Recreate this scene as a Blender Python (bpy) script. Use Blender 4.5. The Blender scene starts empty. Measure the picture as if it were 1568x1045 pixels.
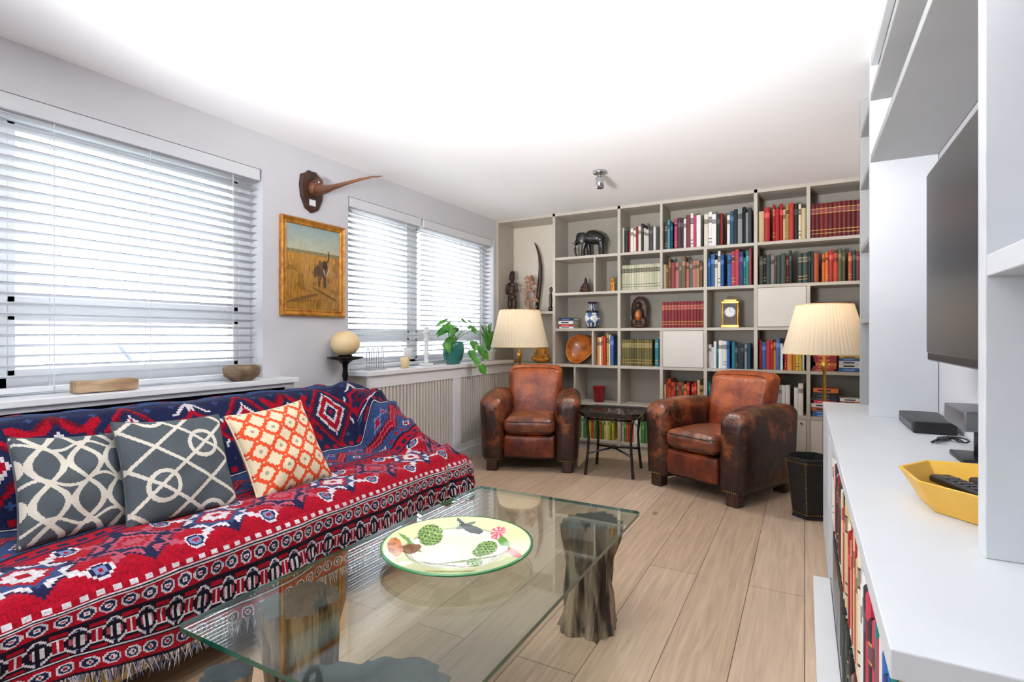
import bpy, bmesh, math, random
import numpy as np
from mathutils import Vector, Matrix, Euler
from mathutils import noise as mnoise
random.seed(7); np.random.seed(7)
S=bpy.context.scene
CH=1.12; CEIL=2.36; XL=-2.92; XR=0.50; YF=4.95; YB=5.30; YR=-2.3

# ------------------------------------------------------------ helpers
def lin(c):
    c=[x/255.0 for x in c[:3]]
    return tuple(x/12.92 if x<=.04045 else ((x+.055)/1.055)**2.4 for x in c)
def nodes(m):
    m.use_nodes=True
    nt=m.node_tree
    return nt,nt.nodes,nt.links,nt.nodes['Principled BSDF']
def mat(name,rgb,rough=.5,metal=0,rgb2=None,nscale=8,stretch=(1,1,1),bump=0,bscale=None,coat=0,detail=4,spec=.5,contrast=(.35,.65)):
    m=bpy.data.materials.new(name); nt,N,L,B=nodes(m)
    B.inputs['Roughness'].default_value=rough; B.inputs['Metallic'].default_value=metal
    B.inputs['Coat Weight'].default_value=coat; B.inputs['Specular IOR Level'].default_value=spec
    tc=N.new('ShaderNodeTexCoord'); mp=N.new('ShaderNodeMapping'); mp.inputs['Scale'].default_value=stretch
    L.new(tc.outputs['Object'],mp.inputs['Vector'])
    nz=N.new('ShaderNodeTexNoise'); nz.inputs['Scale'].default_value=nscale; nz.inputs['Detail'].default_value=detail
    L.new(mp.outputs['Vector'],nz.inputs['Vector'])
    rp=N.new('ShaderNodeValToRGB')
    c1=lin(rgb); c2=lin(rgb2) if rgb2 else tuple(min(1,x*1.05) for x in c1)
    rp.color_ramp.elements[0].position=contrast[0]; rp.color_ramp.elements[1].position=contrast[1]
    rp.color_ramp.elements[0].color=(*c1,1); rp.color_ramp.elements[1].color=(*c2,1)
    L.new(nz.outputs['Fac'],rp.inputs['Fac']); L.new(rp.outputs['Color'],B.inputs['Base Color'])
    if bump:
        n2=N.new('ShaderNodeTexNoise'); n2.inputs['Scale'].default_value=bscale or nscale*4; n2.inputs['Detail'].default_value=3
        L.new(mp.outputs['Vector'],n2.inputs['Vector'])
        b=N.new('ShaderNodeBump'); b.inputs['Strength'].default_value=bump; b.inputs['Distance'].default_value=.01
        L.new(n2.outputs['Fac'],b.inputs['Height']); L.new(b.outputs['Normal'],B.inputs['Normal'])
    return m
def mat_attr(name,rough=.6,bump=0,bscale=300,coat=0,spec=.5,sheen=0,var=.12,vscale=30):
    m=bpy.data.materials.new(name); nt,N,L,B=nodes(m)
    B.inputs['Roughness'].default_value=rough; B.inputs['Coat Weight'].default_value=coat
    B.inputs['Specular IOR Level'].default_value=spec; B.inputs['Sheen Weight'].default_value=sheen
    at=N.new('ShaderNodeAttribute'); at.attribute_name='Col'
    tc=N.new('ShaderNodeTexCoord'); nz=N.new('ShaderNodeTexNoise'); nz.inputs['Scale'].default_value=vscale
    L.new(tc.outputs['Object'],nz.inputs['Vector'])
    mr=N.new('ShaderNodeMapRange'); mr.inputs['To Min'].default_value=1-var; mr.inputs['To Max'].default_value=1+var
    L.new(nz.outputs['Fac'],mr.inputs['Value'])
    vm=N.new('ShaderNodeVectorMath'); vm.operation='SCALE'
    L.new(at.outputs['Color'],vm.inputs[0]); L.new(mr.outputs['Result'],vm.inputs['Scale'])
    L.new(vm.outputs['Vector'],B.inputs['Base Color'])
    if bump:
        n2=N.new('ShaderNodeTexNoise'); n2.inputs['Scale'].default_value=bscale
        L.new(tc.outputs['Object'],n2.inputs['Vector'])
        b=N.new('ShaderNodeBump'); b.inputs['Strength'].default_value=bump; b.inputs['Distance'].default_value=.004
        L.new(n2.outputs['Fac'],b.inputs['Height']); L.new(b.outputs['Normal'],B.inputs['Normal'])
    return m

class MB:
    def __init__(s): s.v=[];s.f=[];s.c=[];s.m=[];s.sm=[];s.mats=[]
    def mi(s,m):
        if m not in s.mats: s.mats.append(m)
        return s.mats.index(m)
    def add(s,vs,fs,mat,col=(1,1,1),smooth=False,M=None,cols=None):
        o=len(s.v); k=s.mi(mat)
        if M is not None: vs=[M@Vector(p) for p in vs]
        s.v.extend([tuple(p) for p in vs])
        for i,f in enumerate(fs):
            s.f.append(tuple(j+o for j in f)); s.m.append(k); s.sm.append(smooth)
            s.c.append(tuple(cols[i]) if cols is not None else col)
    def box(s,x0,x1,y0,y1,z0,z1,mat,col=(1,1,1),M=None):
        vs=[(x,y,z) for x in (x0,x1) for y in (y0,y1) for z in (z0,z1)]
        fs=[(0,1,3,2),(4,6,7,5),(0,4,5,1),(2,3,7,6),(0,2,6,4),(1,5,7,3)]
        s.add(vs,fs,mat,col,False,M)
    def rbox(s,c,size,r,mat,n=4,k=3,bulge=(0,0,0),fn=None,M=None,col=(1,1,1)):
        h=[q/2 for q in size]; r=min(r,min(h)*.999)
        ax=[]
        for a in range(3):
            H=h[a]; A=[-H+r*(1-math.tan(math.pi/4*(1-i/k))) for i in range(k)]
            A+= [ -H+r + (2*H-2*r)*i/n for i in range(n+1)]
            A+= [ H-r+r*math.tan(math.pi/4*(i+1)/k) for i in range(k)]
            ax.append(A)
        idx={};vs=[];fs=[]
        def vid(p):
            key=tuple(round(q,6) for q in p)
            if key in idx: return idx[key]
            cl=[max(-(h[i]-r),min(h[i]-r,p[i])) for i in range(3)]
            d=[p[i]-cl[i] for i in range(3)]; l=math.sqrt(sum(q*q for q in d)) or 1
            q=[cl[i]+d[i]/l*r for i in range(3)]
            u=[p[i]/h[i] for i in range(3)]
            for i in range(3):
                if bulge[i]:
                    j,kk=[w for w in range(3) if w!=i]
                    q[i]+=bulge[i]*u[i]*(1-u[j]**2)*(1-u[kk]**2)
            if fn: q=fn(*q)
            idx[key]=len(vs); vs.append((q[0]+c[0],q[1]+c[1],q[2]+c[2])); return idx[key]
        for a in range(3):
            b,cc=(a+1)%3,(a+2)%3
            for sg in (-1,1):
                for i in range(len(ax[b])-1):
                    for j in range(len(ax[cc])-1):
                        q=[]
                        for (ii,jj) in ((i,j),(i+1,j),(i+1,j+1),(i,j+1)):
                            p=[0,0,0]; p[a]=sg*h[a]; p[b]=ax[b][ii]; p[cc]=ax[cc][jj]; q.append(vid(p))
                        if sg<0: q.reverse()
                        if len(set(q))==4: fs.append(tuple(q))
        s.add(vs,fs,mat,col,True,M)
    def lathe(s,prof,mat,c=(0,0,0),seg=32,M=None,col=(1,1,1),smooth=True,rf=None,cf=None,caps=True):
        vs=[];fs=[];cols=[]
        for (r,z) in prof:
            for i in range(seg):
                a=2*math.pi*i/seg; rr=r*(rf(a,z) if rf else 1)
                vs.append((c[0]+rr*math.cos(a),c[1]+rr*math.sin(a),c[2]+z))
        for j in range(len(prof)-1):
            for i in range(seg):
                k=(i+1)%seg
                fs.append((j*seg+i,j*seg+k,(j+1)*seg+k,(j+1)*seg+i))
                cols.append(cf(2*math.pi*(i+.5)/seg,(prof[j][0]+prof[j+1][0])/2,(prof[j][1]+prof[j+1][1])/2) if cf else col)
        if caps:
            if prof[0][0]>1e-4: fs.append(tuple(reversed(range(seg)))); cols.append(cols[0])
            if prof[-1][0]>1e-4: fs.append(tuple((len(prof)-1)*seg+i for i in range(seg))); cols.append(cols[-1])
        s.add(vs,fs,mat,col,smooth,M,cols)
    def tube(s,pts,rad,mat,seg=8,col=(1,1,1),M=None):
        pts=[Vector(p) for p in pts]; n=len(pts)
        if not hasattr(rad,'__len__'): rad=[rad]*n
        vs=[];fs=[]; up=Vector((0,0,1))
        for i in range(n):
            t=(pts[min(i+1,n-1)]-pts[max(i-1,0)]).normalized()
            a=up if abs(t.dot(up))<.95 else Vector((1,0,0))
            b=t.cross(a).normalized(); cc=b.cross(t)
            for k in range(seg):
                w=2*math.pi*k/seg; vs.append(pts[i]+(b*math.cos(w)+cc*math.sin(w))*rad[i])
        for i in range(n-1):
            for k in range(seg):
                q=(k+1)%seg; fs.append((i*seg+k,i*seg+q,(i+1)*seg+q,(i+1)*seg+k))
        fs.append(tuple(reversed(range(seg)))); fs.append(tuple((n-1)*seg+k for k in range(seg)))
        s.add(vs,fs,mat,col,True,M)
    def ell(s,c,r,mat,rot=(0,0,0),seg=16,col=(1,1,1),M=None):
        R=Euler(rot).to_matrix(); vs=[];fs=[]; n=seg//2
        for j in range(n+1):
            th=math.pi*j/n
            for i in range(seg):
                a=2*math.pi*i/seg
                vs.append(Vector(c)+R@Vector((r[0]*math.sin(th)*math.cos(a),r[1]*math.sin(th)*math.sin(a),-r[2]*math.cos(th))))
        for j in range(n):
            for i in range(seg):
                k=(i+1)%seg
                if j==0: fs.append((0,(j+1)*seg+k,(j+1)*seg+i))
                elif j==n-1: fs.append((j*seg+i,j*seg+k,n*seg))
                else: fs.append((j*seg+i,j*seg+k,(j+1)*seg+k,(j+1)*seg+i))
        s.add(vs,fs,mat,col,True,M)
    def grid(s,P,mat,C=None,smooth=True,M=None,col=(1,1,1)):
        n,m=P.shape[:2]; vs=[tuple(p) for p in P.reshape(-1,3)]
        fs=[(i*m+j,(i+1)*m+j,(i+1)*m+j+1,i*m+j+1) for i in range(n-1) for j in range(m-1)]
        cols=C.reshape(-1,3).tolist() if C is not None else None
        s.add(vs,fs,mat,col,smooth,M,cols)
    def leaf(s,base,d,n,L,W,mat,fold=.25,droop=.3,col=(1,1,1)):
        d=Vector(d).normalized(); n=Vector(n); sd=d.cross(n).normalized(); n=sd.cross(d)
        vs=[];fs=[];K=7
        for i in range(K+1):
            t=i/K; w=W/2*math.sin(math.pi*(t**.62))*(1 if t>0 else 0)
            p=Vector(base)+d*(L*t)-n*(droop*L*t*t)
            vs+= [p-sd*w+n*w*fold-d*(.12*L*(1-t)**3 if i else 0),p,p+sd*w+n*w*fold-d*(.12*L*(1-t)**3 if i else 0)]
        for i in range(K):
            a=3*i; fs+=[(a,a+1,a+4,a+3),(a+1,a+2,a+5,a+4)]
        s.add(vs,fs,mat,col,True)
    def build(s,name,parent=None,loc=(0,0,0),rot=(0,0,0),bevel=0,remesh=0,smoothit=0,solid=0,bseg=2):
        me=bpy.data.meshes.new(name); me.from_pydata(s.v,[],s.f)
        for m in s.mats: me.materials.append(m)
        me.polygons.foreach_set('material_index',np.array(s.m,dtype=np.int32))
        me.polygons.foreach_set('use_smooth',np.array(s.sm,dtype=bool))
        at=me.attributes.new('Col','FLOAT_COLOR','CORNER')
        cnt=np.array([len(f) for f in s.f]); c=np.ones((len(s.f),4)); c[:,:3]=np.array(s.c).reshape(-1,3)
        at.data.foreach_set('color',np.repeat(c,cnt,axis=0).astype(np.float32).ravel())
        me.update()
        o=bpy.data.objects.new(name,me); S.collection.objects.link(o)
        o.location=loc; o.rotation_euler=rot
        if parent: o.parent=parent
        if remesh:
            r=o.modifiers.new('r','REMESH'); r.mode='VOXEL'; r.voxel_size=remesh; r.use_smooth_shade=True
        if smoothit:
            r=o.modifiers.new('s','SMOOTH'); r.iterations=smoothit; r.factor=.5
        if bevel:
            b=o.modifiers.new('b','BEVEL'); b.width=bevel; b.segments=bseg; b.limit_method='ANGLE'; b.angle_limit=.6
        if solid:
            q=o.modifiers.new('so','SOLIDIFY'); q.thickness=solid; q.offset=0
        return o
def empty(name,loc=(0,0,0),rot=(0,0,0)):
    o=bpy.data.objects.new(name,None); S.collection.objects.link(o); o.location=loc; o.rotation_euler=rot; o.empty_display_size=.1
    return o

# ------------------------------------------------------------ materials
WALL=mat('wall_paint',(204,204,208),.85,nscale=2,rgb2=(208,208,212),bump=.03,bscale=120)
CEILM=mat('ceiling_paint',(244,245,247),.9,nscale=2,rgb2=(246,247,248))
WHITE=mat('white_gloss',(222,223,226),.4,nscale=5,rgb2=(226,227,229))
BEIGE=mat('alcove_beige',(206,198,184),.8,nscale=3,rgb2=(212,204,190))
SHELF=mat('shelf_paint',(180,173,160),.5,nscale=4,rgb2=(186,179,167))
SHELFB=mat('shelf_back',(154,148,136),.7,nscale=4,rgb2=(160,154,142))  # darker than the shelf edges: interior shadow put into the colour
SHELFD=mat('shelf_door',(200,195,186),.45,nscale=4,rgb2=(204,199,190))
UNIT=mat('unit_paint',(197,200,204),.45,nscale=4,rgb2=(201,204,207))
UNITB=mat('unit_grey',(156,157,157),.5,nscale=4,rgb2=(160,161,161))
BLACK=mat('black_lacquer',(16,15,16),.25,nscale=30,rgb2=(26,24,24),coat=.3)
BLEATH=mat('black_leather',(14,13,14),.42,nscale=60,rgb2=(26,25,26),bump=.3,bscale=200)
BLKM=mat('black_metal',(18,18,18),.4,metal=.6,nscale=40)
CHROME=mat('chrome',(190,190,192),.15,metal=1,nscale=10)
BRASS=mat('brass',(190,140,60),.3,metal=1,nscale=20,rgb2=(215,170,80))
SILV=mat('silver_plastic',(110,113,117),.35,metal=.6,nscale=10)
SCREEN=mat('tv_screen',(34,38,43),.30,nscale=3,spec=.7)
PLAST=mat('black_plastic',(18,18,20),.4,nscale=30)
BOOKM=mat_attr('book_cloth',.5,var=.1,vscale=60)
WEAVE=mat_attr('woven_cloth',.95,bump=.5,bscale=260,spec=.1,sheen=.05,var=.25,vscale=45)
FABR=mat_attr('cushion_cloth',.9,bump=.35,bscale=350,spec=.15,var=.08)
GLAZE=mat_attr('glazed_ceramic',.12,coat=.6,var=.05)
OIL=mat_attr('oil_paint',.55,bump=.4,bscale=120,var=.18,vscale=60)
MUST=mat('mustard_fabric',(176,146,72),.9,nscale=40,rgb2=(196,168,96),bump=.5,bscale=300)
DARKW=mat('dark_wood',(38,22,15),.45,nscale=12,rgb2=(72,42,26),stretch=(1,1,.3),bump=.3)
BEAKW=mat('beak_horn',(50,26,15),.35,nscale=9,rgb2=(112,68,42),stretch=(.4,2,2),bump=.2,coat=.2)
CARVW=mat('carved_wood',(104,66,48),.5,nscale=20,rgb2=(164,122,96),bump=.4)
BOWLW=mat('burl_wood',(156,76,24),.3,nscale=14,rgb2=(206,124,50),bump=.1,coat=.2)
GOLDW=mat('gilt_wood',(160,100,26),.4,metal=.35,nscale=25,rgb2=(204,144,54),bump=.2)
DRIFT=mat('driftwood_bark',(52,42,34),.85,nscale=22,rgb2=(166,146,120),stretch=(1.2,1.2,.12),bump=1,bscale=60,contrast=(.38,.6))
SLATE=mat('dark_stump_top',(24,34,38),.35,nscale=9,rgb2=(52,66,72),bump=.3)
PALEW=mat('pale_wood',(138,106,74),.7,nscale=22,rgb2=(192,166,132),stretch=(1,.3,1),bump=.5)
STONE=mat('brown_stone',(84,66,48),.6,nscale=20,rgb2=(132,110,84),bump=.3)
LEAF=mat('leaf_green',(38,112,28),.4,nscale=20,rgb2=(96,168,54))
POTG=mat('green_glass_pot',(18,92,84),.1,nscale=6,rgb2=(30,120,110),coat=.6)
YEL=mat('yellow_lacquer',(222,172,62),.45,nscale=9,rgb2=(228,182,76))
REDM=mat('red_metal',(150,16,26),.4,nscale=10)
GLOBE=mat('cream_globe',(226,198,146),.4,nscale=5,rgb2=(234,210,162))
def mixtrans(name,c1,c2,f,ns):
    m=bpy.data.materials.new(name); m.use_nodes=True; nt=m.node_tree; N=nt.nodes; L=nt.links
    N.remove(N['Principled BSDF']); out=N['Material Output']
    d=N.new('ShaderNodeBsdfDiffuse'); t=N.new('ShaderNodeBsdfTranslucent'); n=N.new('ShaderNodeTexNoise'); n.inputs['Scale'].default_value=ns
    r=N.new('ShaderNodeValToRGB'); r.color_ramp.elements[0].color=(*lin(c1),1); r.color_ramp.elements[1].color=(*lin(c2),1)
    L.new(n.outputs['Fac'],r.inputs[0]); L.new(r.outputs[0],d.inputs[0]); L.new(r.outputs[0],t.inputs[0])
    x=N.new('ShaderNodeMixShader'); x.inputs[0].default_value=f; L.new(d.outputs[0],x.inputs[1]); L.new(t.outputs[0],x.inputs[2]); L.new(x.outputs[0],out.inputs['Surface']); return m
SHADE=mixtrans('pleated_shade',(228,214,190),(238,228,208),.3,60)
BLIND=mixtrans('blind_slat',(228,230,234),(234,236,239),.16,5)
def leather(name,a,b,c,rough=.36):
    m=bpy.data.materials.new(name); nt,N,L,B=nodes(m)
    B.inputs['Roughness'].default_value=rough; B.inputs['Coat Weight'].default_value=.12; B.inputs['Coat Roughness'].default_value=.25
    tc=N.new('ShaderNodeTexCoord')
    n1=N.new('ShaderNodeTexNoise'); n1.inputs['Scale'].default_value=5.5; n1.inputs['Detail'].default_value=8; n1.inputs['Roughness'].default_value=.7
    L.new(tc.outputs['Object'],n1.inputs['Vector'])
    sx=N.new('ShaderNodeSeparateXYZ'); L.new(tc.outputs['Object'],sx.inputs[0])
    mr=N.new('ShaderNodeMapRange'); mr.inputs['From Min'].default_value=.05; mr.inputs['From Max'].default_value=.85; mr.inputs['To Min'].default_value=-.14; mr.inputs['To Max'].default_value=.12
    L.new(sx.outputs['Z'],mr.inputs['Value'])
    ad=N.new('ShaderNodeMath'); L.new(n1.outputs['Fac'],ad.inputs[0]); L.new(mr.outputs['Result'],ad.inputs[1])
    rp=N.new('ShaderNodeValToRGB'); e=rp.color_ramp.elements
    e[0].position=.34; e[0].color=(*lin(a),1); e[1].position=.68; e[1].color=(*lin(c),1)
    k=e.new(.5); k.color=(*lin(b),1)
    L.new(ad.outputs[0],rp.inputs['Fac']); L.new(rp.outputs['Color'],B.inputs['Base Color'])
    n2=N.new('ShaderNodeTexVoronoi'); n2.inputs['Scale'].default_value=120; L.new(tc.outputs['Object'],n2.inputs['Vector'])
    n3=N.new('ShaderNodeTexNoise'); n3.inputs['Scale'].default_value=14; L.new(tc.outputs['Object'],n3.inputs['Vector'])
    a2=N.new('ShaderNodeMath'); a2.operation='MULTIPLY_ADD'; a2.inputs[1].default_value=.15
    L.new(n2.outputs['Distance'],a2.inputs[0]); L.new(n3.outputs['Fac'],a2.inputs[2])
    bm=N.new('ShaderNodeBump'); bm.inputs['Strength'].default_value=.5; bm.inputs['Distance'].default_value=.014
    L.new(a2.outputs[0],bm.inputs['Height']); L.new(bm.outputs['Normal'],B.inputs['Normal'])
    return m
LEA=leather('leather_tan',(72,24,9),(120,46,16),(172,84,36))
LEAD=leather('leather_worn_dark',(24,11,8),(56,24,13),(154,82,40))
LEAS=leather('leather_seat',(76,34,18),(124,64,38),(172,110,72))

def floor_mat():
    m=bpy.data.materials.new('oak_planks'); nt,N,L,B=nodes(m)
    B.inputs['Roughness'].default_value=.42
    g=N.new('ShaderNodeNewGeometry'); s=N.new('ShaderNodeSeparateXYZ'); L.new(g.outputs['Position'],s.inputs[0])
    c=N.new('ShaderNodeCombineXYZ'); L.new(s.outputs['Y'],c.inputs['X']); L.new(s.outputs['X'],c.inputs['Y'])
    b=N.new('ShaderNodeTexBrick'); L.new(c.outputs[0],b.inputs['Vector']); b.offset=.37; b.offset_frequency=2
    b.inputs['Scale'].default_value=1; b.inputs['Brick Width'].default_value=2.6; b.inputs['Row Height'].default_value=.22
    b.inputs['Mortar Size'].default_value=.0018; b.inputs['Mortar Smooth'].default_value=.3; b.inputs['Bias'].default_value=0
    b.inputs['Color1'].default_value=(*lin((190,167,144)),1); b.inputs['Color2'].default_value=(*lin((170,144,119)),1)
    b.inputs['Mortar'].default_value=(*lin((90,70,54)),1)
    mp=N.new('ShaderNodeMapping'); mp.inputs['Scale'].default_value=(1.3,22,1); L.new(c.outputs[0],mp.inputs['Vector'])
    n=N.new('ShaderNodeTexNoise'); n.inputs['Scale'].default_value=2.2; n.inputs['Detail'].default_value=7; n.inputs['Distortion'].default_value=.8
    L.new(mp.outputs[0],n.inputs['Vector'])
    mr=N.new('ShaderNodeMapRange'); mr.inputs['To Min'].default_value=.56; mr.inputs['To Max'].default_value=1.38
    L.new(n.outputs['Fac'],mr.inputs['Value'])
    vm=N.new('ShaderNodeVectorMath'); vm.operation='SCALE'; L.new(b.outputs['Color'],vm.inputs[0]); L.new(mr.outputs[0],vm.inputs['Scale'])
    vo=N.new('ShaderNodeTexVoronoi'); vo.inputs['Scale'].default_value=1.6; mp2=N.new('ShaderNodeMapping'); mp2.inputs['Scale'].default_value=(.8,1.6,1)
    L.new(c.outputs[0],mp2.inputs[0]); L.new(mp2.outputs[0],vo.inputs['Vector'])
    r2=N.new('ShaderNodeMapRange'); r2.inputs['From Min'].default_value=.015; r2.inputs['From Max'].default_value=.06; r2.inputs['To Min'].default_value=.5; r2.inputs['To Max'].default_value=1
    L.new(vo.outputs['Distance'],r2.inputs['Value'])
    v2=N.new('ShaderNodeVectorMath'); v2.operation='SCALE'; L.new(vm.outputs[0],v2.inputs[0]); L.new(r2.outputs[0],v2.inputs['Scale'])
    L.new(v2.outputs[0],B.inputs['Base Color'])
    bm=N.new('ShaderNodeBump'); bm.inputs['Strength'].default_value=.25; bm.inputs['Distance'].default_value=.003; L.new(n.outputs['Fac'],bm.inputs['Height'])
    L.new(bm.outputs[0],B.inputs['Normal'])
    return m
FLOORM=floor_mat()
def glass_mat(name,tint,base=.04,top=.9,pw=4.0):
    m=bpy.data.materials.new(name); m.use_nodes=True; nt=m.node_tree; N=nt.nodes; L=nt.links
    N.remove(N['Principled BSDF']); out=N['Material Output']
    t=N.new('ShaderNodeBsdfTransparent'); t.inputs[0].default_value=(*tint,1)
    g=N.new('ShaderNodeBsdfGlossy'); g.inputs['Roughness'].default_value=.01
    f=N.new('ShaderNodeLayerWeight'); f.inputs['Blend'].default_value=.5
    p=N.new('ShaderNodeMath'); p.operation='POWER'; p.inputs[1].default_value=pw; L.new(f.outputs['Facing'],p.inputs[0])
    mm=N.new('ShaderNodeMath'); mm.operation='MULTIPLY_ADD'; mm.inputs[1].default_value=top; mm.inputs[2].default_value=base; mm.use_clamp=True
    L.new(p.outputs[0],mm.inputs[0])
    x=N.new('ShaderNodeMixShader'); L.new(mm.outputs[0],x.inputs[0]); L.new(t.outputs[0],x.inputs[1]); L.new(g.outputs[0],x.inputs[2])
    L.new(x.outputs[0],out.inputs['Surface']); return m
PANE=glass_mat('window_glass',(.98,.99,.99),.02,.5)
TGLASS=glass_mat('table_glass',(.91,.955,.93),.05,.9,3.6)
TEDGE=mat('glass_edge',(6,66,54),.12,nscale=3,rgb2=(26,104,86),coat=.4)

# ------------------------------------------------------------ room shell
b=MB(); b.box(XL-.3,XR+.2,YR-.2,YB+.2,-.12,0,FLOORM); b.build('floor')
b=MB(); b.box(XL-.3,XR+.2,YR-.2,YB+.2,CEIL,CEIL+.12,CEILM); b.build('ceiling')
W1=(-.25,2.13); W2=(2.83,4.90); ZS=.86; ZH=2.14; WT=.26
b=MB(); xo=XL-WT
b.box(xo,XL,YR-.2,YB+.2,0,ZS-.03,WALL); b.box(xo,XL,YR-.2,YB+.2,ZH,CEIL,WALL)
for y0,y1 in ((YR-.2,W1[0]),(W1[1],W2[0]),(W2[1],YB+.2)): b.box(xo,XL,y0,y1,ZS-.03,ZH,WALL)
b.build('wall_left')
b=MB(); b.box(XL,XR,YB,YB+.15,0,CEIL,BEIGE); b.build('wall_back')
b=MB(); b.box(XR,XR+.15,YR,YB+.15,0,CEIL,WALL); b.build('wall_right')
RX0,RX1,RZ0,RZ1=-2.6,-.6,.9,2.15
b=MB(); b.box(XL,XR,YR-.15,YR,0,RZ0,WALL); b.box(XL,XR,YR-.15,YR,RZ1,CEIL,WALL)
b.box(XL,RX0,YR-.15,YR,RZ0,RZ1,WALL); b.box(RX1,XR,YR-.15,YR,RZ0,RZ1,WALL); b.build('wall_rear')
w=empty('added_rear_window',(0,YR-.08,0)); f=MB()  # added window in the unseen rear wall, lets sky light fill from behind
for x0,x1,z0,z1 in ((RX0,RX1,RZ0,RZ0+.06),(RX0,RX1,RZ1-.06,RZ1),(RX0,RX0+.06,RZ0,RZ1),(RX1-.06,RX1,RZ0,RZ1),(-1.63,-1.57,RZ0,RZ1)): f.box(x0,x1,-.03,.03,z0,z1,WHITE)
f.build('frame',w,bevel=.004)

def window(name,y0,y1,mull,trans,tt_=.055):
    e=empty(name,(XL-.15,(y0+y1)/2,0)); oy=(y0+y1)/2; f=MB(); t=tt_
    def bx(a,b_,z0,z1,d=.035): f.box(-d,d,a-oy,b_-oy,z0,z1,WHITE)
    bx(y0,y1,ZS,ZS+t);bx(y0,y1,ZH-t,ZH);bx(y0,y0+t,ZS,ZH);bx(y1-t,y1,ZS,ZH)
    for m_ in mull: bx(m_-.04,m_+.04,ZS,ZH)
    ed=[y0+t]+[v for m_ in mull for v in (m_-.04,m_+.04)]+[y1-t]
    for i in range(0,len(ed),2):
        a,c=ed[i],ed[i+1]
        zs_=[ZS+t,ZH-t]
        if trans: bx(a,c,trans-.025,trans+.025,.03); zs_=[ZS+t,trans-.025,trans+.025,ZH-t]
        for q_ in range(0,len(zs_),2):
            z0,z1=zs_[q_],zs_[q_+1]
            bx(a,c,z0,z0+.03,.028);bx(a,c,z1-.03,z1,.028);bx(a,a+.03,z0,z1,.028);bx(c-.03,c,z0,z1,.028)
    f.build('frame',e,bevel=.004)
    g=MB(); g.box(-.003,.003,y0+t-oy,y1-t-oy,ZS+t,ZH-t,PANE); g.build('glass',e)
window('window_1',W1[0],W1[1],[.93],1.24,.08)
window('window_2',W2[0],W2[1],[3.70],1.12)

def blind(y0,y1,cords,zb):
    e=empty('venetian_blind',(XL-.045,(y0+y1)/2,0)); oy=(y0+y1)/2; s=MB()
    z=ZH-.085; tilt=math.radians(-12)
    while z>zb+.03:
        M=Matrix.Translation((0,0,z))@Matrix.Rotation(tilt,4,'Y')
        n=4; P=np.zeros((n+1,2,3))
        for i in range(n+1):
            u=-1+2*i/n
            P[i,:,0]=u*.024; P[i,0,1]=y0-oy+.012; P[i,1,1]=y1-oy-.012; P[i,:,2]=.003*(1-u*u)
        s.grid(P,BLIND,M=M); z-=.0445
    s.build('slats',e,solid=.003)
    r=MB(); r.box(-.03,.04,y0-oy+.006,y1-oy-.006,ZH-.07,ZH-.002,BLIND); r.box(-.025,.025,y0-oy+.01,y1-oy-.01,zb,zb+.022,BLIND)
    for c in cords:
        for dx in (-.024,.024): r.box(dx-.001,dx+.001,c-oy-.002,c-oy+.002,zb,ZH-.06,BLIND)
    r.build('rails',e,bevel=.003)
blind(W1[0]+.01,W1[1]-.01,[.1,.62,1.1,1.5,1.95],ZS+.012)
blind(W2[0]+.01,3.69,[3.0,3.5],ZS+.012)
blind(3.71,W2[1]-.01,[3.85,4.3,4.7],ZS+.012)

b=MB(); b.box(XL-.12,XL+.17,W1[0],W1[1],ZS-.03,ZS,WHITE); b.box(XL+.001,XL+.17,W1[1],W1[1]+.13,ZS-.03,ZS,WHITE); b.box(XL+.001,XL+.11,W1[0]-.1,W1[1]+.09,.0,ZS-.085,WHITE)
b.box(XL+.001,XL+.15,W1[0]-.1,W1[1]+.11,ZS-.055,ZS-.0301,WHITE); b.box(XL+.001,XL+.09,W1[0]-.1,W1[1]+.09,ZS-.085,ZS-.055,BLACK)  # black strip stands in for the shade inside the slot under the sill
b.build('trim_1',bevel=.004)
b=MB(); b.box(XL-.12,XL,W2[0]+.001,W2[1]-.001,ZS-.03,ZS,WHITE); b.build('trim_2')
RC=XL+.20
e=empty('radiator_cover',(0,0,0)); b=MB()
b.box(XL+.001,RC+.025,W2[0]-.04,YF-.006,ZS-.03,ZS,WHITE)
b.box(XL+.001,RC-.022,W2[0],YF-.006,0,ZS-.0301,SHELFB)
ya,yb=W2[0],YF-.006
def fr(y0,y1,z0,z1): b.box(RC-.022,RC+.006,y0,y1,z0,z1,WHITE)
fr(ya,yb,ZS-.12,ZS-.0301); fr(ya,yb,0,.14)
pans=((ya+.09,3.86),(3.98,yb-.05)); fr(ya,pans[0][0],.14,ZS-.12); fr(pans[0][1],pans[1][0],.14,ZS-.12); fr(pans[1][1],yb,.14,ZS-.12)
b.box(RC+.006,RC+.02,ya,yb,0,.09,WHITE)
for (p0,p1) in pans:
    y=p0+.012
    while y<p1-.01:
        b.box(RC-.022,RC,y,y+.026,.14,ZS-.12,SHELFD); y+=.040
b.build('panels',e,bevel=.002)
b=MB(); b.box(XL+.001,XL+.016,YR,W1[0]-.1,0,.1,WHITE); b.box(XL+.001,XL+.016,W1[1]+.1,W2[0],0,.1,WHITE); b.build('baseboard_left',bevel=.003)
b=MB(); b.box(XR-.016,XR-.001,YR,.7,0,.1,WHITE); b.box(XR-.016,XR-.001,3.37,YF,0,.1,WHITE); b.build('baseboard_right',bevel=.003)

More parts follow.
